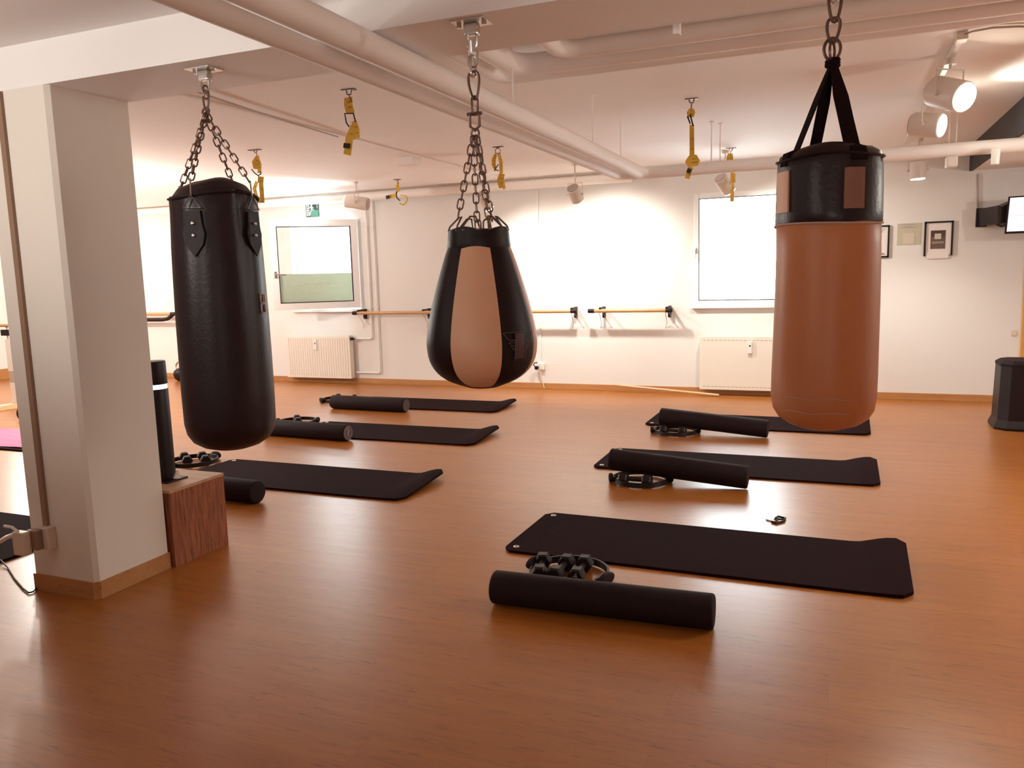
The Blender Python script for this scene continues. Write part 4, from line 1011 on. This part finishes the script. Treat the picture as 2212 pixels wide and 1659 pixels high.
# gymnastics stick, clip, kettlebell
tag(MB().tube([(-2.40, 8.93, .085), (-1.19, 8.83, .016)], .013, 10).build('gymnastics_stick', STICKW), 'pale wooden stick leaning on the skirting at the back wall', 'stick')
ck = thing('carabiner_clip', (-.29, 4.47, 0), 'small dark clip with a pale tag lying on the floor behind the nearest mat', 'clip')
m = MB(); m.tube([(-.345 + .05, 4.50, .006), (-.285, 4.535, .007), (-.245, 4.515, .006), (-.25, 4.46, .006), (-.285, 4.41, .006), (-.31, 4.43, .006)], .006, 7); m.tube([(-.285, 4.53, .008), (-.283, 4.41, .008)], .005, 6); m.tube([(-.25, 4.49, .008), (-.30, 4.46, .010)], .005, 6); m.build('hook', BLACK, ck)
MB().prism([(-.345, 4.47, .002), (-.30, 4.44, .002), (-.283, 4.47, .002), (-.33, 4.51, .002)], (0, 0, .006)).build('tag', PVC, ck)
kb = thing('kettlebell', (-8.80, 8.76, 0), 'black kettlebell by the back wall behind the black bag', 'kettlebell')
m = MB().lathe([(.05, 0), (.09, .03), (.11, .09), (.10, .14), (.06, .175), (.02, .185)], (-8.74, 8.76), 28); m.build('ball', BLACK, kb)
m = MB().tube([(-8.80, 8.76, .15), (-8.825, 8.76, .22), (-8.79, 8.76, .27), (-8.70, 8.76, .27), (-8.66, 8.76, .22), (-8.68, 8.76, .15)], .014, 10); m.build('handle', CHROME, kb)
# left bay: black mat, pink towel, barre stand
lm = tag(MB().box((-.95, -.31, .0), (.95, .31, .014), .004, ).build('floor_mat', MATM, origin=(0, 0, 0)), 'black exercise mat left of the pillar, under the plug', 'mat', 'mats in the left bay')
lm.location = (-4.86, 2.92, 0); lm.rotation_euler = (0, 0, .0)
pm = tag(MB().box((-.93, -.33, .0), (.93, .33, .014), .004).build('floor_mat', MATM, origin=(0, 0, 0)), 'black exercise mat under the pink towel left of the pillar', 'mat', 'mats in the left bay')
pm.location = (-7.05, 4.92, 0)
m = MB(); n1, n2 = 22, 16; g = []
for i in range(n1 + 1):
    row = []
    for j in range(n2 + 1):
        u, v = i / n1, j / n2; row.append(V((-7.75 + 1.4 * u, 4.64 + .60 * v, .019 + .006 * math.sin(9 * u + 3 * v) ** 2 + .004 * math.sin(14 * v + 4 * u) ** 2)))
    g.append(row)
top = [[m.bm.verts.new(p) for p in r] for r in g]; bot = [[m.bm.verts.new(p - V((0, 0, .004))) for p in r] for r in g]
for i in range(n1):
    for j in range(n2):
        m._f([top[i][j], top[i + 1][j], top[i + 1][j + 1], top[i][j + 1]], True); m._f([bot[i][j], bot[i][j + 1], bot[i + 1][j + 1], bot[i + 1][j]], True)
for i in range(n1):
    m._f([top[i][0], bot[i][0], bot[i + 1][0], top[i + 1][0]]); m._f([top[i][n2], top[i + 1][n2], bot[i + 1][n2], bot[i][n2]])
for j in range(n2):
    m._f([top[0][j], top[0][j + 1], bot[0][j + 1], bot[0][j]]); m._f([top[n1][j], bot[n1][j], bot[n1][j + 1], top[n1][j + 1]])
tag(m.build('towel', PINK), 'crumpled pink towel spread on a black mat left of the pillar', 'towel')
bs = thing('barre_stand', (-8.9, 6.35, 0), 'freestanding barre with white post and black joint at the left edge', 'barre stand')
for px_ in (-8.86, -10.9):
    p = MB().mat(CLEARW).box((px_ - .045, 6.31, .43), (px_ + .045, 6.37, .80), .004).mat(CLEARG).box((px_ - .042, 6.312, .30), (px_ + .042, 6.368, .43)).mat(CLEARW).box((px_ - .045, 6.31, .06), (px_ + .045, 6.37, .30), .004).build('post', None, bs)
    MB().box((px_ - .05, 6.05, 0), (px_ + .05, 6.65, .06), .006).build('foot', STICKW, bs)
    MB().box((px_ - .09, 6.30, .845), (px_ + .09, 6.38, .915), .006).build('joint', BLACK, bs)
    m = MB()
    for s in (-1, 1): m.cyl((px_ + s * .03, 6.34, .79), (px_ + s * .03, 6.34, .95), .010, seg=8)
    m.build('bolts', CHROME, bs)
MB().cyl((-11.6, 6.34, .965), (-8.76, 6.34, .965), .022, seg=14).build('upper_rail', STICKW, bs)
# pillar cable, socket and plugs
tag(MB().box((-3.300, PY0 - .016, .315), (-3.272, PY0, 2.20), .002).build('cable_trunking', SOCKD), 'brown cable trunking running down the front of the pillar', 'trunking')
ps = thing('pillar_socket', (-3.29, PY0, .21), 'surface socket with two white plugs on the pillar front', 'socket')
MB().box((-3.318, PY0 - .042, .215), (-3.238, PY0, .318), .005).build('socket_box', SOCK, ps)
MB().box((-3.332, PY0 - .075, .222), (-3.27, PY0 - .042, .312), .004).build('adapter', SOCKD, ps)
MB().box((-3.372, PY0 - .115, .205), (-3.30, PY0 - .075, .312), .008).build('charger', SOCK, ps)
MB().tube([(-3.345, PY0 - .10, .31), (-3.37, PY0 - .11, .333), (-3.41, PY0 - .115, .336)], .007, 7).build('white_cable', PVC, ps)
MB().tube([(-3.36, PY0 - .11, .30), (-3.40, PY0 - .12, .285), (-3.44, PY0 - .125, .262)], .010, 8).build('grey_plug', PVC, ps)
MB().tube([(-3.44, PY0 - .125, .262), (-3.455, PY0 - .125, .245)], .006, 7).build('cable_tip', BLACK, ps)
tag(MB().tube([(-3.90, 2.61, .02), (-3.80, 2.575, .006), (-3.62, 2.48, .006), (-3.457, 2.403, .006), (-3.385, 2.376, .006), (-3.375, 2.39, .006), (-3.412, 2.445, .008)], .004, 6).build('power_cord', BLACK), 'thin black cord curving on the floor at the pillar foot', 'cord')

# ------------------------------------------------------------------ light
w = bpy.data.worlds.new('sky'); SC.world = w; w.use_nodes = True
bg = w.node_tree.nodes.get('Background') or w.node_tree.nodes.new('ShaderNodeBackground')
bg.inputs['Color'].default_value = (.86, .95, 1.0, 1); bg.inputs['Strength'].default_value = 8.0
if not bg.outputs[0].links:
    o = w.node_tree.nodes.get('World Output') or w.node_tree.nodes.new('ShaderNodeOutputWorld'); w.node_tree.links.new(bg.outputs[0], o.inputs[0])
def point(name, loc, e, col=(1, .965, .87), r=.08):
    l = bpy.data.lights.new(name, 'POINT'); l.energy = e; l.color = col; l.shadow_soft_size = r
    o = bpy.data.objects.new(name, l); COL.objects.link(o); o.location = loc; return o
point('bay_lamp', (-7.2, 5.6, 1.7), 85)
point('bay_lamp', (-9.8, 7.2, 1.7), 70)
def aimed(name, loc, target, e, ang, blend=.6, col=(1, .95, .86), r=.07):
    l = bpy.data.lights.new(name, 'SPOT'); l.energy = e; l.color = col; l.spot_size = math.radians(ang); l.spot_blend = blend; l.shadow_soft_size = r
    o = bpy.data.objects.new(name, l); COL.objects.link(o); o.location = loc; o.rotation_euler = (V(target) - V(loc)).to_track_quat('-Z', 'Y').to_euler(); return o
aimed('front_lamp', (-3.3, .5, 1.95), (-2.9, 2.45, 2.35), 56, 110, .9, (1, .95, .87), .25)
aimed('bag_fill', (-2.0, -1.6, 2.0), (-1.3, 2.6, 1.25), 55, 46)  # added fill from behind the camera, brightening the bag fronts
point('right_fill', (3.0, 5.2, 1.9), 45)  # added fill without a fixture, lifting the ceiling on the right
aimed('right_ceiling_fill', (3.6, 4.2, 1.1), (.0, 5.4, 2.49), 80, 85, .9, (1, .93, .87), .3)  # unseen fill aimed upwards, added to brighten ceiling and pipes
aimed('bay_ceiling_fill', (-9.2, 4.4, 1.1), (-4.4, 5.2, 2.49), 150, 85, .9, (1, .93, .88), .3)  # added light out of view on the left, raising the ceiling brightness
aimed('soffit_fill', (.9, -1.7, .9), (-.9, 2.4, 2.3), 62, 46, .9, (1, .93, .86), .3)  # added light behind the camera that brightens the beam soffit
aimed('right_downlight', (1.9, 1.2, 2.3), (1.9, 1.2, 0), 90, 105)
aimed('mid_floor_fill', (1.9, 4.6, 2.2), (-.2, 4.9, 0), 60, 90)  # fill added over the middle of the floor, no fixture

SC.view_settings.view_transform = 'Standard'; SC.view_settings.look = 'None'; SC.view_settings.gamma = 1; SC.view_settings.exposure = 0.78
SC.cycles.use_denoising = True
SC.cycles.max_bounces = 8; SC.cycles.diffuse_bounces = 5; SC.cycles.glossy_bounces = 4; SC.cycles.sample_clamp_indirect = 6
